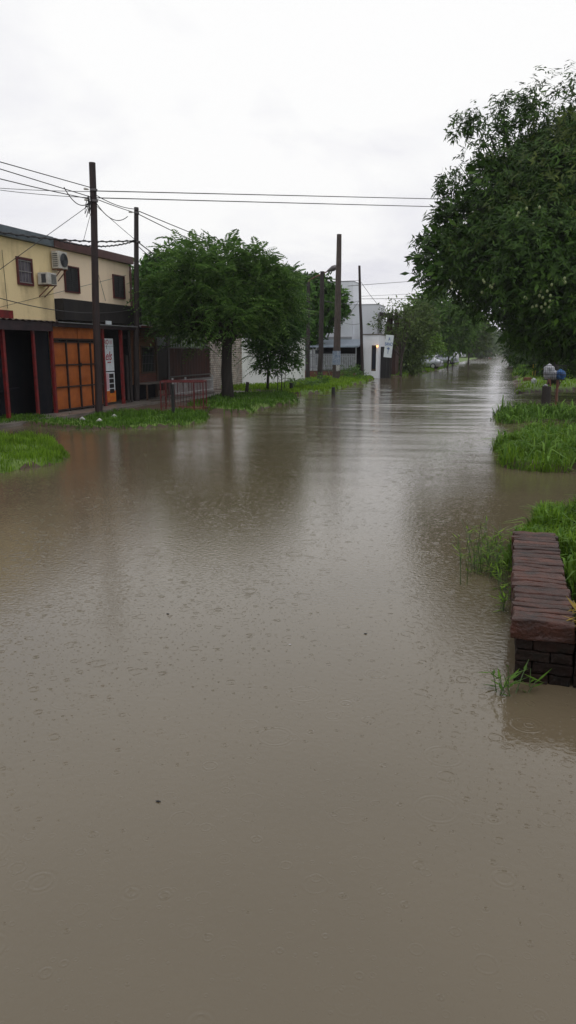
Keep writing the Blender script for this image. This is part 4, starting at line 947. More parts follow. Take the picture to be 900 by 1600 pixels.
# ------------------------------------------------------------------ WHITE BUILDING AT THE CORNER
YF = 54.6
def BX(x, y, Y=YF): return AY(x, y, Y)
t = thing('white_building', (-13, 62, 0), 'white windowless building with taller block behind the concrete pole', 'building')
xl, xm, xr = AY(485, 500, 60).x-3.5, AY(560, 500, 62.5).x, AY(602, 500, 64).x
mb = MB(); mb.box((xl, 60, 0), (xm, 62.5, 7.45)); mb.build('tall_block', M['white_render'], t)
mb = MB(); mb.box((xm+.01, 60.3, 0), (xr, 63.8, 5.65)); mb.build('low_block', M['white_render'], t)
mb = MB(); mb.box((xl-.03, 59.97, 7.453), (xm+.03, 62.55, 7.49)); mb.box((xm+.04, 60.27, 5.653), (xr+.03, 63.85, 5.69)); mb.build('roof_edge', M['grey_render'], t)
mb = MB(); mb.box((xl, 59.9, 2.75), (xm, 59.99, 3.15)); mb.build('grey_band', M['grey_render'], t)
# porch roof
xa, xb = BX(470, 560).x, BX(558, 560).x
mb = MB(); mb.add([(xa, YF+.2, 2.42), (xb, YF+.2, 2.42), (xb, 59.89, 2.95), (xa, 59.89, 2.95), (xa, YF+.2, 2.30), (xb, YF+.2, 2.30), (xb, 59.89, 2.83), (xa, 59.89, 2.83)],
    [(0, 1, 2, 3), (7, 6, 5, 4), (0, 4, 5, 1), (1, 5, 6, 2), (2, 6, 7, 3), (3, 7, 4, 0)]); mb.build('porch_roof', M['blue_tile'], t)
for x_ in (BX(486, 560).x, BX(520, 560).x, BX(554, 560).x): mb = MB(); mb.tube([(x_, YF+.5, 0), (x_, YF+.5, 2.33)], .05, 8); mb.build('porch_post', M['lightgrey'], t)
for x0_, x1_ in ((493, 503), (536, 548)):
    mb = MB(); mb.box((BX(x0_, 560, 60).x, 59.85, .9), (BX(x1_, 560, 60).x, 59.9, 2.1)); mb.build('window', M['glass'], t)
mb = MB(); mb.box((xa, 59.84, 0), (xb, 59.845, 2.72)); mb.build('porch_shade', M['shade_black'], t)  # near-black sheet before the white wall, porch shade as colour
# fence with slats on red brick
t = thing('slat_fence', ((xa+xb)/2, YF, 0), 'grey vertical slat fence on a low red brick wall before the porch', 'fence')
mb = MB(); mb.box((xa, YF-.1, 0), (xb-.1, YF+.1, .55)); mb.build('brick_base', M['brick_red'], t)
mb = MB(); mb.box((xa, YF-.12, .553), (xb-.1, YF+.12, .60)); mb.build('coping', M['concrete'], t)
mb = MB(); x = xa+.05
while x < xb-.15: mb.box((x, YF-.02, .66), (x+.10, YF+.01, 1.78)); x += .135
mb.build('slats', M['lightgrey'], t)
mb = MB(); mb.box((xa, YF+.012, .8), (xb-.1, YF+.05, .86)); mb.box((xa, YF+.012, 1.6), (xb-.1, YF+.05, 1.66)); mb.box((xa, YF-.035, 1.785), (xb-.1, YF+.05, 1.83)); mb.build('rail', M['lightgrey'], t)
# corner part with doorway and lamp
YC = 56.0; xc0, xc1, xc2 = AY(565, 560, YC).x, AY(591, 560, YC).x, AY(604, 560, YC).x
t = thing('gatehouse', ((xc0+xc1)/2, YC+1.5, 0), 'small white corner block with dark doorway and lit lamp beside the dark gate', 'building')
d0, d1 = AY(580, 560, YC).x, AY(587.5, 560, YC).x
mb = MB(); mb.box((xc0, YC, 0), (d0, YC+4, 3.2)); mb.box((d1, YC, 0), (xc1, YC+4, 3.2)); mb.box((d0, YC, 2.45), (d1, YC+4, 3.2)); mb.box((d0, YC, 0), (d1, YC+.3, .55)); mb.build('wall', M['white_render'], t)
mb = MB(); mb.box((d0, YC+.15, .55), (d1, YC+.2, 2.45)); mb.build('doorway', M['timber_frame'], t)
mb = MB(); mb.box((d0+.05, YC+.12, .7), (d1-.05, YC+.14, 2.3)); mb.build('window', M['glass'], t)
mb = MB(); mb.box((xc0-.03, YC-.04, 3.203), (xc1+.03, YC+4, 3.28)); mb.build('coping', M['concrete'], t)
mb = MB(); mb.box((xc1+.01, YC+1.0, 0), (xc2+.1, YC+1.08, 2.35)); mb.build('gate', M['black'], t)
p = AY(589.5, 541, YC-.12); bmx = bmesh.new(); bmesh.ops.create_icosphere(bmx, subdivisions=2, radius=.075); me = bpy.data.meshes.new('bulb'); bmx.to_mesh(me); bmx.free(); me.transform(Matrix.Translation(p)); me.materials.append(M['bulb']); bu = link('bulb', me, t)
mb = MB(); mb.tube([p+Vector((0, .12, .05)), p+Vector((0, .02, .12)), p+Vector((0, 0, .06))], .02, 6); mb.build('lamp_bracket', M['black'], t)
# small canopy tower
p = AY(611, 500, 61); t = thing('roofed_tower', (p.x, 61.5, 0), 'narrow brown brick tower with a dark sloping roof behind the shrubs', 'tower')
x0_, x1_ = AY(606, 500, 60.5).x, AY(618, 500, 60.5).x
mb = MB(); mb.box((x0_-.1, 60.5, 0), (x1_+.1, 62.2, 3.4)); mb.build('wall', M['fence_brown'], t)
for xx, yy in ((x0_+.05, 60.65), (x1_, 60.65), (x0_+.05, 62.05), (x1_, 62.05)): mb = MB(); mb.box((xx-.12, yy-.12, 3.4), (xx+.12, yy+.12, 5.0)); mb.build('post', M['fence_brown'], t)
r0 = AY(593, 487, 60.1); r1 = AY(622, 493, 60.1)
mb = MB(); mb.add([(r0.x, 60.1, r0.z), (r1.x, 60.1, r1.z), (r1.x, 62.6, r1.z), (r0.x, 62.6, r0.z), (r0.x, 60.1, r0.z-.35), (r1.x, 60.1, r1.z-.16), (r1.x, 62.6, r1.z-.16), (r0.x, 62.6, r0.z-.35)],
    [(0, 1, 2, 3), (7, 6, 5, 4), (0, 4, 5, 1), (1, 5, 6, 2), (2, 6, 7, 3), (3, 7, 4, 0)]); mb.build('roof', M['corrugated'], t)
# board sign
YS = 54.8; a = AY(601, 526, YS); b_ = AY(614, 557, YS)
t = thing('sign_board', ((a.x+b_.x)/2, YS, 0), 'white board sign with blue lettering on two dark posts at the corner', 'sign')
w_ = .58; xc = AY(607.3, 541, YS).x; zc = AY(607, 541, YS).z; hh = .80
sh = .045; sh2 = Matrix.Rotation(R(5), 4, 'Y')
vs = []
for y_ in (-.02, .02):
    for (x_, z_) in ((-w_/2, -hh), (w_/2, -hh-.0), (w_/2, hh), (-w_/2, hh)): v = sh2 @ Vector((x_, y_, z_)); vs.append((xc+v.x, YS+v.y, zc+v.z))
mb = MB(); mb.add(vs, [(0, 1, 2, 3), (7, 6, 5, 4), (0, 4, 5, 1), (1, 5, 6, 2), (2, 6, 7, 3), (3, 7, 4, 0)]); mb.build('panel', M['sign_white'], t)
for tx, sz, zz in (('A', .34, .50), ('SANO', .34, .14), ('+', .22, -.15), ('FARMA', .13, -.33)):
    if tx == 'FARMA': tx = 'T'; sz = .55; zz = -.36
    if tx == '+': tx = 'III'; sz = .24
    textmesh(tx, sz, M['sign_blue'], (xc+zz*.087, YS-.024, zc+zz), ROT_NY @ Matrix.Rotation(R(-5), 4, 'Z'), t, sx=.62)
for dx in (-.10, .26): mb = MB(); mb.bar((xc+dx-.10, YS+.06, -.2), (xc+dx, YS+.06, zc+.3), .07); mb.build('post', M['black'], t)

# ------------------------------------------------------------------ TREES
def tree(name, base, top, r, lobes, leafV, leafm, label, bark='bark', limbs=2, cat='tree', group=None, wood_lobes=None, wob=.25):
    t = thing(name, (base[0], base[1], 0), label, cat, group)
    mb = MB(); tree_wood(mb, base, top, r, wood_lobes or lobes, limbs=limbs, wob=wob); mb.build('trunk', M[bark], t, smooth=True)
    tomesh('crown', leafV, M[leafm], t); return t
# big feathery tree
YT = 29.0; b0 = G(355, 625, .1)
lb = [lobe(350, 465, 62, YT), lobe(300, 440, 48, YT-.6), lobe(272, 480, 38, YT-.8), lobe(400, 440, 46, YT), lobe(345, 424, 40, YT+.3), lobe(302, 416, 28, YT), lobe(393, 418, 26, YT+.3),
      lobe(425, 480, 34, YT+.6), lobe(255, 455, 22, YT-1), lobe(310, 515, 32, YT-.3), lobe(440, 445, 22, YT+.6), lobe(362, 500, 40, YT-1.2), lobe(350, 470, 60, YT+2.2), lobe(280, 505, 26, YT-.4), lobe(395, 500, 40, YT+.4), lobe(255, 500, 16, YT-.6)]
lv = [fronds(lb, 5.0, L=1.0, pairs=10, wid=.19, droop=.45, jitter=.16, cull=(2.9, -.4)), fronds([lobe(300, 535, 16, YT-.5), lobe(345, 402, 42, YT, (1.6, 1, .5)), lobe(300, 388, 12, YT), lobe(375, 392, 14, YT), lobe(430, 420, 12, YT)], 3.5, L=.8, wid=.17, droop=.3)]
lv.append(simple_leaves([(c, (r[0]*.62, r[1]*.62, r[2]*.62)) for c, r in lb], 5, 22, .22, .26, .12))
tree('feathery_tree', (b0.x, b0.y, -.1), AY(357, 500, b0.y), .235, lb, lv, 'leaf_feather', 'large dark feathery-leaved tree with a thick straight trunk on the left verge', limbs=3)
# young tree right of it
YY = 35.0; b0 = G(418, 610, .1)
lb = [lobe(430, 520, 36, YY), lobe(425, 555, 30, YY-.4), lobe(455, 500, 22, YY), lobe(445, 480, 26, YY), lobe(410, 540, 20, YY), lobe(440, 540, 26, YY), lobe(415, 575, 14, YY-.3), lobe(432, 455, 24, YY), lobe(455, 470, 16, YY), lobe(448, 515, 22, YY-.6), lobe(405, 515, 22, YY)]
tree('young_tree', (b0.x, b0.y, -.1), AY(420, 565, b0.y), .07, lb, [fronds(lb, 4.5, L=.7, pairs=8, wid=.16, droop=.4), simple_leaves([(c, tuple(x*.65 for x in r)) for c, r in lb], 6, 22, .2, .22, .1)],
     'leaf_feather_d', 'smaller thin-stemmed dark tree on the grass right of the big feathery tree', limbs=2)
lb2 = [lobe(452, 560, 15, YY+.8), lobe(462, 568, 10, YY+.8), lobe(425, 580, 9, YY)]
b0 = G(444, 610, .1)
tree('sapling', (b0.x, b0.y, 0), AY(447, 570, b0.y), .02, lb2, [simple_leaves(lb2, 9, 12, .14, .2, .09)], 'leaf_almond', 'slender sapling with broad leaves just right of the young tree', limbs=1)
# broad-leaved trees behind
YA = 33.5
lb = [lobe(243, 432, 34, YA+1), lobe(232, 462, 26, YA), lobe(262, 420, 30, YA+1), lobe(226, 434, 20, YA), lobe(230, 485, 24, YA), lobe(262, 470, 40, YA+1.5), lobe(220, 480, 12, YA)]
def almondleaves(lb, d=6, L=.30): return [whorls([(c, (r[0], r[1], r[2]*.8)) for c, r in lb], d, 8, L, L*.55, droop=.05, jitter=.06), simple_leaves([(c, tuple(x*.7 for x in r)) for c, r in lb], 4, 16, .28, L, L*.5, flat=.5)]
c0 = AY(240, 560, YA+1.5)
tree('almond_tree', (c0.x, c0.y, 0), (c0.x, c0.y, 3.4), .2, lb, almondleaves(lb, 7), 'leaf_almond', 'broad-leaved bright green tree behind the cream house and second pole', limbs=2)
YA = 56.5
lb = [lobe(455, 465, 34, YA), lobe(495, 460, 32, YA), lobe(520, 480, 22, YA-.5), lobe(480, 440, 18, YA, (1.5, 1.2, .5)), lobe(525, 465, 16, YA), lobe(500, 500, 28, YA), lobe(475, 520, 30, YA-.5), lobe(532, 490, 9, YA-.5), lobe(440, 440, 26, YA+1), lobe(465, 540, 14, YA-1), lobe(420, 440, 26, YA+2)]
c0 = AY(478, 560, YA)
tree('almond_tree', (c0.x, c0.y, 0), (c0.x, c0.y, 3.2), .25, lb, almondleaves(lb, 4.5, .42), 'leaf_almond', 'broad-leaved round tree behind the lamp pole and concrete pole', limbs=3)
# mango
YM = 37.0
ml = [(870, 320, 110, 38), (835, 265, 48, 38), (885, 235, 50, 38), (800, 230, 26, 38), (765, 210, 34, 38), (735, 275, 32, 38), (790, 305, 62, 37), (830, 200, 34, 38), (730, 350, 44, 37), (700, 400, 44, 36.5), (690, 345, 18, 37),
      (760, 410, 68, 36), (840, 425, 90, 35), (900, 450, 100, 35), (718, 428, 42, 36), (764, 464, 42, 36), (832, 505, 50, 36), (890, 520, 60, 35.5), (940, 300, 110, 38), (960, 430, 110, 36), (1000, 520, 80, 36),
      (680, 440, 26, 36), (700, 300, 13, 38), (725, 205, 14, 38), (805, 180, 30, 38.5), (790, 165, 12, 38.5), (850, 160, 34, 38.5), (900, 150, 30, 38.5), (670, 385, 20, 37), (820, 530, 30, 37), (855, 548, 34, 37.5), (905, 560, 34, 38), (835, 380, 80, 35), (745, 165+25, 12, 38)]
lb = [lobe(x, y, r_*.92, Y_) for x, y, r_, Y_ in ml]
body = [l for l, q_ in zip(lb, ml) if q_[2] > 40]
rs_ = random.Random(5); extra = []
for l_, q_ in zip(lb, ml):
    if q_[1] < 330 or q_[0] < 740:
        for _ in range(7 if q_[2] > 40 else 3):
            a = rs_.uniform(.3*math.pi, 1.25*math.pi); k_ = q_[2]*rs_.uniform(.82, 1.08); x_, y_ = q_[0]+math.cos(a)*k_, q_[1]-math.sin(a)*k_
            if x_ > 655 and y_ > 118: extra.append(lobe(x_, y_, rs_.uniform(7, 15), q_[3]+rs_.uniform(-1, 1)))
wisps = [l for l, q_ in zip(lb, ml) if q_[2] <= 40]+extra
lv = [whorls(body, 15, 8, .27, .066, jitter=.10, lo=.8, hi=1.08, cull=(2.6, -.45)), whorls(wisps, 4.6, 8, .30, .075, jitter=.3, lo=.4, hi=1.2),
      simple_leaves([(c, tuple(x*.70 for x in r)) for c, r in body], 2.4, 18, .35, .5, .2, flat=.2)]
b0 = Vector((AY(868, 560, 46).x, 46, 0))
t = tree('mango_tree', (b0.x, b0.y, -.1), AY(862, 440, 42), .28, body[:12]+wisps[:6], lv, 'leaf_mango', 'huge dark mango tree with hanging green fruit filling the right side', limbs=4, wob=.3)
tomesh('new_leaves', [whorls([lobe(775, 265, 26, 37), lobe(800, 300, 30, 36.2), lobe(860, 245, 40, 36.5), lobe(735, 380, 30, 35.4), lobe(800, 345, 40, 34.9), lobe(880, 300, 60, 34.6), lobe(890, 200, 40, 36.6)], 3.0, 8, .32, .08, jitter=.25)], M['leaf_mango_hi'], t)
fr = [(855, 455), (843, 462), (852, 475), (848, 465), (860, 462), (838, 478), (846, 480), (832, 480), (820, 465), (823, 466), (766, 447), (769, 449), (771, 443), (706, 442), (705, 449), (710, 446), (755, 438), (757, 441), (843, 324), (877, 348), (823, 326), (810, 333), (808, 338), (880, 438), (883, 441), (862, 445), (859, 470), (850, 486), (797, 541), (833, 350), (753, 457), (720, 455), (882, 435), (845, 455), (858, 480)]
bmx = bmesh.new(); bmesh.ops.create_uvsphere(bmx, u_segments=10, v_segments=8, radius=.062); me = bpy.data.meshes.new('fruit'); bmx.to_mesh(me); bmx.free(); me.transform(Matrix.Diagonal((.9, .8, 1.15, 1)))
for p_ in me.polygons: p_.use_smooth = True
me.materials.append(M['fruit'])
def front(x, y):     # nearest crown surface along the line of sight
    best = 60; o_ = Vector((0, 0, H)); d = Vector(ray(x, y)).normalized()
    for c, r in body:
        r_ = sum(r)/3*1.04; oc = o_-Vector(c); b_ = oc.dot(d); cc = oc.dot(oc)-r_*r_; ds = b_*b_-cc
        if ds > 0: best = min(best, -b_-math.sqrt(ds))
    return o_+d*(best-.12 if best < 60 else 34)
for x, y in fr:
    o = link('fruit', me, t); o.location = front(x, y)
# right-hand undergrowth beneath mango
lb = [lobe(835, 560, 14, 44), lobe(812, 562, 9, 60), lobe(890, 555, 26, 46), lobe(860, 560, 18, 46)]
c0 = G(812, 572, .1); l1 = [lobe(812, 562, 10, c0.y), lobe(803, 566, 6, c0.y-1)]
tree('shrub', (c0.x, c0.y, 0), (c0.x, c0.y, 1.0), .05, l1, [simple_leaves(l1, 6, 14, .25, .35, .16)], 'leaf_mango', 'dark low shrub at the waterline under the left skirt of the mango tree', limbs=1, cat='shrub')
xs_ = [Vector((3.0, 58, 0)), Vector((6.5, 60, 0)), Vector((10.5, 56, 0)), Vector((15, 60, 0)), Vector((4.5, 78, 0)), Vector((9, 84, 0)), Vector((3.5, 110, 0)), Vector((7, 120, 0))]
lbs = ['dark shrub mass behind the yellow railing', 'dark shrub right of the yellow railing', 'dark shrub at the right edge behind the lawn', 'dark tall shrub off the right edge', 'dark roadside tree beyond the yellow railing', 'dark tree behind the roadside tree on the right', 'far dark tree at the right of the street end', 'far dark tree behind the right roadside row']
for v, l_ in zip(xs_, lbs):
    s_ = 1.0 if v.y < 70 else 1.5
    l1 = [((v.x+random.uniform(-1, 1), v.y+random.uniform(-1, 1), 1.8*s_), (2.1*s_, 1.6*s_, 1.9*s_)), ((v.x+random.uniform(-1, 1), v.y, 3.6*s_), (1.9*s_, 1.6*s_, 1.8*s_)), ((v.x, v.y+.5, 5.2*s_), (1.8*s_, 1.6*s_, 1.5*s_))]
    if v.x+1 < 4 and v.y < 70: l1 = l1[:1]
    tree('shrub' if s_ == 1 else 'roadside_tree', (v.x, v.y, 0), (v.x, v.y, 2.2*s_), .12*s_, l1, [simple_leaves(l1, 2.6/s_, 20, .4*s_, .42*s_, .2*s_, zmin=-1)], 'leaf_mango', l_, limbs=1, cat='shrub' if s_ == 1 else 'tree', group='undergrowth and trees on the right side')
# corner shrubs and trees
def ctree(name, specs, base, r, m, label, dens=3, per=16, L=.4, cr=.35, bark='bark', lo=.6, limbs=2, W=None, topz=2.0, jitter=.15, zmin=-1):
    l1 = [lobe(*s_) for s_ in specs]
    tree(name, (base[0], base[1], -.1), (base[0]+.1, base[1], topz), r, l1, [simple_leaves(l1, dens, per, cr, L, W or L*.45, lo=lo, zmin=zmin, jitter=jitter)], m, label, bark=bark, limbs=limbs)
ctree('sparse_tree', [(600, 500, 13, 59.8), (612, 482, 12, 59.8), (632, 478, 14, 60), (625, 505, 18, 60), (610, 522, 12, 59.8), (592, 515, 8, 60), (645, 485, 10, 60), (640, 500, 16, 60), (622, 530, 14, 60)], (AY(626, 570, 60.3).x, 60.3), .10, 'leaf_olive', 'thin airy tree with bare twigs between the white building and dense shrubs', dens=2.2, per=10, L=.26, cr=.3, bark='bark_pale', limbs=5, lo=.4, jitter=.25, W=.11)
ctree('dense_shrub_tree', [(632, 545, 22, 66), (644, 518, 24, 67), (642, 545, 17, 66), (636, 568, 17, 65), (655, 498, 22, 68), (620, 562, 11, 65), (625, 530, 14, 66), (650, 572, 6, 66), (650, 528, 12, 66)], (AY(640, 570, 66).x, 66.5), .15, 'leaf_olive', 'dense dull green shrubby tree right of the sign board', dens=3.5, per=18, L=.36)
ctree('light_green_tree', [(674, 538, 12, 72), (666, 530, 11, 72), (683, 545, 6, 72), (662, 543, 8, 72)], (AY(652, 575, 72).x, 72), .06, 'leaf_bright', 'small light green tree above the parked silver car', dens=5, per=14, L=.34, cr=.3)
ctree('mid_green_tree', [(690, 505, 30, 92), (712, 520, 26, 92), (680, 485, 26, 92), (694, 530, 14, 98), (720, 500, 20, 92), (665, 480, 18, 92)], (AY(700, 560, 92).x, 92), .09, 'leaf_mid', 'mid green spreading tree behind the parked cars', dens=2.2, per=20, L=.5, cr=.5)
ctree('shade_tree', [(735, 517, 22, 135), (722, 530, 14, 135), (745, 532, 12, 135), (730, 500, 22, 135)], (AY(732, 560, 125).x, 125), .12, 'leaf_olive', 'dull green tree behind the white roadside panel', dens=1.4, per=22, L=.7, cr=.6, topz=3)
ctree('far_tree', [(745, 541, 16, 210), (758, 545, 9, 210), (728, 545, 12, 210), (755, 525, 12, 215)], (AY(748, 550, 212).x, 212), .3, 'leaf_grey', 'hazy grey green round trees far along the left of the street', dens=.6, per=24, L=1.1, cr=1.0, topz=3, limbs=1)
ctree('far_tree', [(764, 538, 8, 330), (758, 534, 9, 330), (803, 541, 5, 340)], (AY(762, 548, 330).x, 330), .4, 'leaf_grey', 'pale distant trees closing the end of the street', dens=.3, per=24, L=1.8, cr=1.6, topz=4, limbs=1)
ctree('far_tree', [(812, 540, 16, 260), (828, 530, 22, 250), (850, 530, 26, 240), (880, 530, 30, 240)], (AY(830, 552, 250).x, 250), .4, 'leaf_grey', 'distant trees on the right side of the street end', dens=.4, per=24, L=1.5, cr=1.3, topz=4, limbs=1)
# backdrop wood left behind houses
l1 = [((-40+random.uniform(-8, 8), 80+i*24, 1.5), (9, 12, 4.0)) for i in range(9)]
t = thing('far_wood', (-40, 150, 0), 'wood of dark trees far behind the left houses', 'wood'); t['kind'] = 'stuff'
o_ = tomesh('crown', [simple_leaves(l1, .5, 22, 1.2, 1.3, .6, zmin=-.8)], M['leaf_grey'], t); 
l1 = [((x_, 470+random.uniform(-10, 10), 5), (11, 8, 7)) for x_ in range(-90, 60, 13) if not -12 < x_ < 3]
o_ = tomesh('far_wood', [simple_leaves(l1, .25, 22, 2, 2.2, 1.1, zmin=-.8)], M['leaf_grey'], None); tag(o_, 'hazy line of woodland closing the far end of the street', 'wood', kind='stuff')

# small palm and lawn plants
def palm(px_, py_, h, n_, label, L=.9):
    b0 = G(px_, py_, .12); t = thing('small_palm', (b0.x, b0.y, 0), label, 'palm'); mb = MB(); mb.tube([(b0.x, b0.y, 0), (b0.x, b0.y, h*.4)], [.05, .03], 8); mb.build('trunk', M['stem'], t)
    K = []
    for i in range(n_):
        a = i*2.4+random.uniform(-.3, .3); up = random.uniform(.5, 1.1); d = Vector((math.cos(a), math.sin(a), 0))
        pv = None
        for k_ in range(15):
            u = k_/14; p = Vector((b0.x, b0.y, h*.38))+d*L*u*.85+Vector((0, 0, L*(up*u-.95*u*u)))
            if k_ > 1:
                tn = (p-pv).normalized(); sd = tn.cross(Vector((0, 0, 1))).normalized(); w_ = .26*math.sin(math.pi*(.1+.85*u))
                for sg in (-1, 1): ax = sd*sg*w_+tn*w_*.6+Vector((0, 0, -w_*.25)); K.append([[*p], [*ax], [*(tn*.022)]])
            pv = p
    K = np.array(K); tomesh('fronds', [kites(K[:, 0], K[:, 1], K[:, 2])], M['leaf_palm'], t)
palm(459, 607, 1.1, 11, 'small arching palm on the lawn before the white wall', 1.0)
palm(487, 607, .9, 9, 'low palm sapling left of the lamp pole foot', .7)
def bush(px_, py_, rw, label, m='leaf_mid'):
    b0 = G(px_, py_, .12); t = thing('shrub', (b0.x, b0.y, 0), label, 'shrub'); l1 = [((b0.x, b0.y, rw*.7), (rw, rw*.8, rw*.6))]
    mb = MB(); tree_wood(mb, (b0.x, b0.y, 0), (b0.x, b0.y, rw*.4), .03, l1, limbs=4); mb.build('stem', M['bark'], t)
    tomesh('foliage', [simple_leaves(l1, 12, 14, .12, .16, .06, droop=-.2)], M[m], t)
bush(498, 603, .55, 'round shrub at the foot of the dark pole left of concrete pole')
bush(553, 594, .70, 'low dark green shrub right of the concrete pole', 'leaf_feather')
bush(540, 592, .5, 'small bright shrub directly right of the concrete pole foot')
bush(511, 588, .75, 'clipped green shrub before the slat fence', 'leaf_feather')
# short posts
for x_, yb_, yt_, m_, r_, lab in ((521, 614, 605, 'black', .10, 'short black bollard at the water edge of the lawn'), (455, 610, 598, 'black', .10, 'short dark stump beside the small palm'), (384, 616, 597, 'pole_wood2', .09, 'leaning short wooden stake right of the big tree trunk')):
    b0 = G(x_, yb_, .08); tp = AY(x_+(3 if x_ == 384 else 0), yt_, b0.y); mb = MB(); mb.tube([b0-Vector((0, 0, .2)), tp], [r_, r_*.9], 10); tag(mb.build('bollard', M[m_]), lab, 'post')
# wire guard
t = thing('tree_guard', G(437, 611, .1), 'thin dark stake frame right of the young tree', 'tree guard')
for i, x_ in enumerate((434, 440)): b0 = G(x_, 612, .1); mb = MB(); mb.bar(b0-Vector((0, 0, .1)), AY(x_, 583, b0.y), .035); mb.build('stake', M['black'], t)
b0 = G(437, 612, .1); mb = MB()
a, b_, c_ = AY(431, 586, b0.y), AY(444, 577, b0.y), AY(440, 590, b0.y); mb.bar(a, b_, .02); mb.bar(b_, c_, .02); mb.bar(a, c_, .02); mb.build('frame', M['metal_grey'], t)

# ------------------------------------------------------------------ RIGHT SIDE THINGS
# wire basket with bags
b0 = G(868, 639, .05); YBk = b0.y; zb0, zb1 = AY(868, 593, YBk).z, AY(868, 571, YBk).z; xb0, xb1 = AY(849, 580, YBk).x, AY(884, 580, YBk).x
t = thing('rubbish_basket', (b0.x, YBk, 0), 'raised wire rubbish basket on a rusty post at the right', 'basket')
mb = MB(); mb.tube([(b0.x, YBk, -.3), (b0.x, YBk, zb0)], .045, 10); mb.build('post', M['rust'], t)
mb = MB(); mb.bar((b0.x, YBk, zb0-.35), (xb1-.1, YBk, zb0), .025); mb.build('brace', M['rust'], t)
mb = MB(); dpt = .26
for z in (zb0, (zb0+zb1)/2-.05, zb1):
    for yy in (YBk-dpt, YBk+dpt): mb.bar((xb0+.02, yy, z), (xb1, yy, z), .018)
    for xx in (xb0, xb1): mb.bar((xx, YBk-dpt, z), (xx, YBk+dpt, z), .018)
k_ = 0
while k_ <= 12:
    xx = xb0+(xb1-xb0)*k_/12
    for yy in (YBk-dpt, YBk+dpt): mb.bar((xx, yy, zb0), (xx, yy, zb1), .008)
    mb.bar((xx, YBk-dpt, zb0), (xx, YBk+dpt, zb0), .008); k_ += 1
for z in np.linspace(zb0, zb1, 7)[1:-1]: mb.bar((xb0, YBk-dpt, z), (xb1, YBk-dpt, z), .006)
mb.build('wire_mesh', M['black'], t)
def bag(c, r, m, label, name='rubbish_bag'):
    bmx = bmesh.new(); bmesh.ops.create_icosphere(bmx, subdivisions=4, radius=1)
    for v in bmx.verts:
        n_ = math.sin(v.co.x*5+c[0]*3)*math.sin(v.co.y*6+1)*math.sin(v.co.z*5+2); v.co *= 1+.12*n_+.22*mnoise.noise(v.co*3.1+Vector(c))+.10*mnoise.noise(v.co*8)
        if v.co.z > .6: v.co.x *= 1-(v.co.z-.6)*.9; v.co.y *= 1-(v.co.z-.6)*.9
        v.co = Vector((v.co.x*r[0], v.co.y*r[1], max(v.co.z, -.85)*r[2]))+Vector(c)
    me = bpy.data.meshes.new(name); bmx.to_mesh(me); bmx.free(); me.materials.append(m)
    for p_ in me.polygons: p_.use_smooth = True
    tag(link(name, me), label, 'bag')
wb = xb1-xb0
bag((xb0+wb*.25, YBk, zb0+.26), (wb*.25, .22, .29), M['white_bag'], 'white rubbish bag filling the left half of the wire basket')
bag((xb0+wb*.50, YBk+.03, zb0+.16), (wb*.17, .18, .18), M['white_bag'], 'smaller greyish bag squeezed in the middle of the wire basket')
bag((xb0+wb*.78, YBk, zb0+.17), (wb*.22, .22, .19), M['blue_bag'], 'blue rubbish bag in the right end of the wire basket')
bs_ = G(852, 640, .05); tp = AY(852, 603, bs_.y)
mb = MB(); mb.tube([(bs_.x, bs_.y, -.3), (bs_.x, bs_.y, tp.z*.5), (bs_.x-.01, bs_.y, tp.z-.03), (bs_.x, bs_.y, tp.z)], [.17, .155, .15, .12], 12); tag(mb.build('tree_stump', M['bark']), 'stout dark cut stump left of the rusty basket post', 'stump')
mb = MB(); mb.tube([(bs_.x-.13, bs_.y-.05, tp.z), (bs_.x-.05, bs_.y-.03, tp.z+.03), (bs_.x+.02, bs_.y, tp.z+.01)], [.02, .04, .02], 7); tag(mb.build('rag', M['white_bag'], smooth=True), 'small white rag lying on top of the dark stump', 'rag')
mb = MB(); mb.bar((bs_.x-.03, bs_.y, tp.z+.0), (bs_.x+.05, bs_.y, tp.z+.24), .03); mb.bar((bs_.x+.12, bs_.y+.02, tp.z-.01), (bs_.x+.08, bs_.y, tp.z+.22), .05); tag(mb.build('wooden_offcut', M['rust']), 'rusty brown stick pieces propped between stump and basket', 'stick')
# yellow railing
yb = G(831, 590, .12).y; x0_, x1_ = AY(832, 588, yb).x, AY(880, 588, yb).x
t = thing('yellow_railing', ((x0_+x1_)/2, yb, 0), 'yellow metal railing with a dark board on the lawn behind the basket', 'railing')
zt_ = AY(831, 569, yb).z; zm = AY(831, 576.5, yb).z
for xx in (x0_, x0_+.17, x1_, x1_-.17): mb = MB(); mb.bar((xx, yb, 0), (xx, yb, zt_), .06); mb.build('post', M['yellow_paint'], t)
mb = MB(); mb.bar((x0_, yb, zm), (x1_, yb, zm), .05); mb.bar((x0_+1.4, yb, zt_-.05), (x1_, yb, zt_+.05), .03); mb.build('rail', M['yellow_paint'], t)
mb = MB(); mb.box((x0_+.05, yb+.03, .12), (x0_+1.0, yb+.06, zm-.05)); mb.box((x0_+1.45, yb+.03, zm+.06), (x1_-.2, yb+.06, zt_-.06)); mb.build('board', M['black'], t)
b0 = G(888, 592, .1); l1 = [((b0.x, b0.y, .9), (.5, .5, .5)), ((b0.x-.1, b0.y, 1.5), (.35, .35, .4))]
tree('yellow_green_shrub', (b0.x, b0.y, 0), (b0.x, b0.y, .5), .03, l1, [simple_leaves(l1, 12, 12, .15, .2, .08)], 'leaf_bright', 'yellow green shrub right of the yellow railing', limbs=3, cat='shrub')
p = G(825, 594, .2); mb = MB(); mb.box((p.x-.28, p.y-.15, .12), (p.x+.2, p.y+.15, .38), rot=.2); tag(mb.build('crate', M['rust'], bevel=.015), 'small rusty brown box lying on the lawn under the mango tree', 'box')
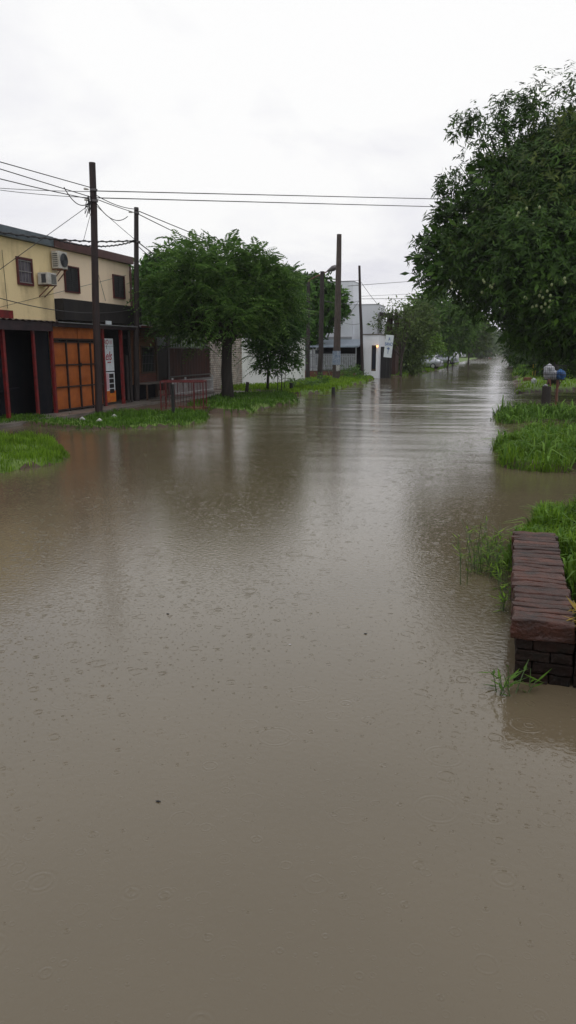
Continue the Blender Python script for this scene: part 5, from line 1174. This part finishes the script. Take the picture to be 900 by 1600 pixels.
p = G(834, 598, .2); bag((p.x, p.y, .28), (.15, .14, .2), M['white_bag'], 'white plastic bag lying on the lawn right of the rusty box')
p = G(817, 566, .1); mb = MB(); mb.tube([(p.x, p.y, 0), (p.x, p.y, 1.5)], .13, 10); tag(mb.build('pale_post', M['lightgrey']), 'pale post under the mango skirt near the far waterline', 'post')
p = G(806, 576, .02); mb = MB(); mb.tube([(p.x-1, p.y, .02), (p.x, p.y+.1, .1), (p.x+1, p.y, .03)], [.05, .14, .06], 7); tag(mb.build('floating_log', M['bark']), 'dark log lying in the water near the far right bank', 'log')

# ------------------------------------------------------------------ CARS
def car(loc, rot, paint, label, L=4.2, Wd=1.68, Hh=1.45, style='hatch', group=None):
    """length along local +x (rear at +x)"""
    t = thing('parked_car', loc, label, 'car', group); t.rotation_euler.z = rot
    # stations along x: (x, z_low, z_belt, z_top, half width belt, half width top)
    if style == 'van': S = [(-.5, .35, .62, .64, .80, .70), (-.47, .28, .75, .80, .86, .74), (-.36, .25, .92, .97, .95, .82), (-.26, .25, .98, 1.0, .97, .84), (-.14, .25, 1.0, 1.40, 1.0, .80), (-.02, .25, 1.0, 1.48, 1.0, .80), (.22, .25, 1.0, 1.5, 1.0, .80), (.40, .25, 1.0, 1.46, .98, .80), (.47, .26, .98, 1.05, .95, .80), (.5, .36, .9, .92, .88, .75)]
    else: S = [(-.5, .35, .58, .60, .78, .68), (-.47, .26, .68, .73, .85, .74), (-.36, .22, .82, .88, .95, .82), (-.24, .22, .90, .93, .98, .84), (-.10, .22, .93, 1.33, 1.0, .74), (0.0, .22, .94, 1.43, 1.0, .74), (.16, .22, .95, 1.43, 1.0, .74), (.30, .22, .97, 1.30, .99, .75), (.40, .22, .98, 1.03, .97, .82), (.47, .25, .96, 1.0, .93, .80), (.5, .36, .86, .88, .86, .74)]
    k = Hh/1.45; Mx = parent_mat(t)
    def ring(s_):
        x, zl, zb, zt, wb, wt = s_; hw = Wd/2; x = x*L; zl, zb, zt = zl*k, zb*k, zt*k
        half = [(hw*wb*.82, zl), (hw*wb*.97, zl+.12), (hw*wb, (zl+zb)/2+.05), (hw*wb*.97, zb), (hw*wt*1.03, zb+(zt-zb)*.6), (hw*wt*.9, zt-.01), (hw*wt*.45, zt+.015)]
        return [Vector((x, y, z)) for y, z in half]+[Vector((x, -y, z)) for y, z in reversed(half)]
    rs = [ring(s_) for s_ in S]; mb = MB(); nr = len(rs[0])
    for r_ in rs: mb.v += [tuple(Mx @ v) for v in r_]
    for i in range(len(rs)-1):
        for j in range(nr): j2 = (j+1) % nr; mb.f.append((i*nr+j, i*nr+j2, (i+1)*nr+j2, (i+1)*nr+j))
    mb.f.append(tuple(range(nr))[::-1]); mb.f.append(tuple((len(rs)-1)*nr+j for j in range(nr))); mb.build('body', paint, t, smooth=True)
    def proud(v, s=1.012): return tuple(Mx @ Vector((v.x, v.y*s, v.z)))
    for side in (0, 1):
        for i in range(3, len(S)-2):
            a, b_ = rs[i], rs[i+1]
            if S[i][3]-S[i][2] < .06 and S[i+1][3]-S[i+1][2] < .06: continue
            ia, ib = (3, 5) if side == 0 else (nr-4, nr-6)
            al = lambda r_, u: r_[ia].lerp(r_[ib], u)
            w_ = MB(); x0 = .06; p1, p2 = a[ia].lerp(b_[ia], x0), a[ia].lerp(b_[ia], 1-x0); p3, p4 = a[ib].lerp(b_[ib], 1-x0), a[ib].lerp(b_[ib], x0)
            q1, q2, q3, q4 = p1.lerp(p4, .10), p2.lerp(p3, .10), p2.lerp(p3, .85), p1.lerp(p4, .85)
            for q_ in (q1, q2, q3, q4): q_.y += .022*(1 if side == 0 else -1)
            w_.quad(*[tuple(Mx @ q_) for q_ in (q1, q2, q3, q4)]); w_.build('side_window', M['glass'], t)
    for i, nm in ((3, 'windscreen'), (len(S)-5 if style != 'van' else len(S)-4, 'rear_window')):
        a, b_ = rs[i], rs[i+1]; w_ = MB(); vs = []
        for r_, u in ((a, .92), (b_, .92)):
            for j in (5, 6, 7, 8): v = (a[j].lerp(b_[j], .1) if r_ is a else a[j].lerp(b_[j], .9)); vs.append(tuple(Mx @ (Vector((v.x, v.y*.95, v.z+.014)))))
        w_.add(vs, [(0, 1, 5, 4), (1, 2, 6, 5), (2, 3, 7, 6)]); w_.build(nm, M['glass'], t)
    for x_ in (-.32*L, .31*L):
        for s_ in (-1, 1):
            y_ = s_*(Wd/2-.06); w_ = MB(); w_.tube([Mx @ Vector((x_, y_-.1*s_, .31)), Mx @ Vector((x_, y_+.085*s_, .31))], .31, 20); wh = w_.build('wheel', M['tyre'], t)
            w_ = MB(); w_.tube([Mx @ Vector((x_, y_+.08*s_, .31)), Mx @ Vector((x_, y_+.10*s_, .31))], [.19, .15], 14); w_.build('rim', M['rim'], wh)
    for s_ in (-1, 1):
        w_ = MB(); w_.box((.462*L, s_*Wd*.34-.14, .72*k), (.497*L, s_*Wd*.34+.14, .88*k)); w_.v = [tuple(Mx @ Vector(v)) for v in w_.v]; w_.build('tail_light', M['taillight'], t)
        w_ = MB(); w_.box((-.498*L, s_*Wd*.32-.14, .52*k), (-.46*L, s_*Wd*.32+.14, .64*k)); w_.v = [tuple(Mx @ Vector(v)) for v in w_.v]; w_.build('headlight', M['headlight'], t)
    w_ = MB(); w_.box((.47*L, -Wd*.44, .30), (.515*L, Wd*.44, .50)); w_.v = [tuple(Mx @ Vector(v)) for v in w_.v]; w_.build('bumper', paint, t, bevel=.02)
    return t
gcar = 'cars parked along the left verge'
e_ = G(690, 578, .05); car((e_.x-2.1, e_.y+.6, .12), R(-6), M['car_silver'], 'silver hatchback nose-in under the light green tree, tail to the street', group=gcar)
e_ = G(712, 570, .1); car((e_.x-2.0, e_.y+.8, .12), R(-14), M['car_grey'], 'pale grey car parked nearest beyond the silver hatchback', group=gcar)
car((e_.x-2.3, e_.y+6, .12), R(-8), M['car_white'], 'tall white van-like car behind the pale grey car', style='van', Hh=1.85, L=4.4, group=gcar)
e_ = G(727, 559, .1); car((e_.x-1.5, e_.y, .12), R(-60), M['car_white'], 'white car further along left of the far trees', group=gcar)
e_ = G(757, 557.5, .1); car((e_.x, e_.y, .1), R(80), M['car_grey'], 'small pale car parked below the far hazy trees', group=gcar)
e_ = G(765, 556.5, .1); car((e_.x, e_.y, .1), R(85), M['taillight'], 'tiny reddish car last in the distant row', group=gcar)
# panel on post
e_ = G(707, 572, .1); t = thing('advert_board', (e_.x, e_.y, 0), 'small bright white tilted panel on a dark post above the parked cars', 'sign')
a = AY(702, 541, e_.y); b_ = AY(716, 546.5, e_.y)
mb = MB(); mb.bar((a.x, e_.y, (a.z+b_.z)/2), (b_.x, e_.y, (a.z+b_.z)/2+.02), .06, .46); mb.build('panel', M['white_paint'], t)
mb = MB(); mb.bar((e_.x, e_.y+.1, 0), (e_.x, e_.y+.1, b_.z), .14); mb.build('post', M['black'], t)
hz = MB(); hz.box((-420, -60, -1.4), (300, 600, 26)); hm = bpy.data.materials.new('haze_air'); hm.use_nodes = True; hn = hm.node_tree
for n_ in list(hn.nodes):
    if n_.type == 'BSDF_PRINCIPLED': hn.nodes.remove(n_)
pv = hn.nodes.new('ShaderNodeVolumePrincipled'); pv.inputs['Color'].default_value = (.93, .94, .96, 1); pv.inputs['Density'].default_value = .00035
hn.links.new(pv.outputs[0], hn.nodes['Material Output'].inputs['Volume'])
tag(hz.build('haze', hm), 'thin rainy haze filling the street', 'haze', kind='stuff')
print('objects', len(bpy.data.objects))
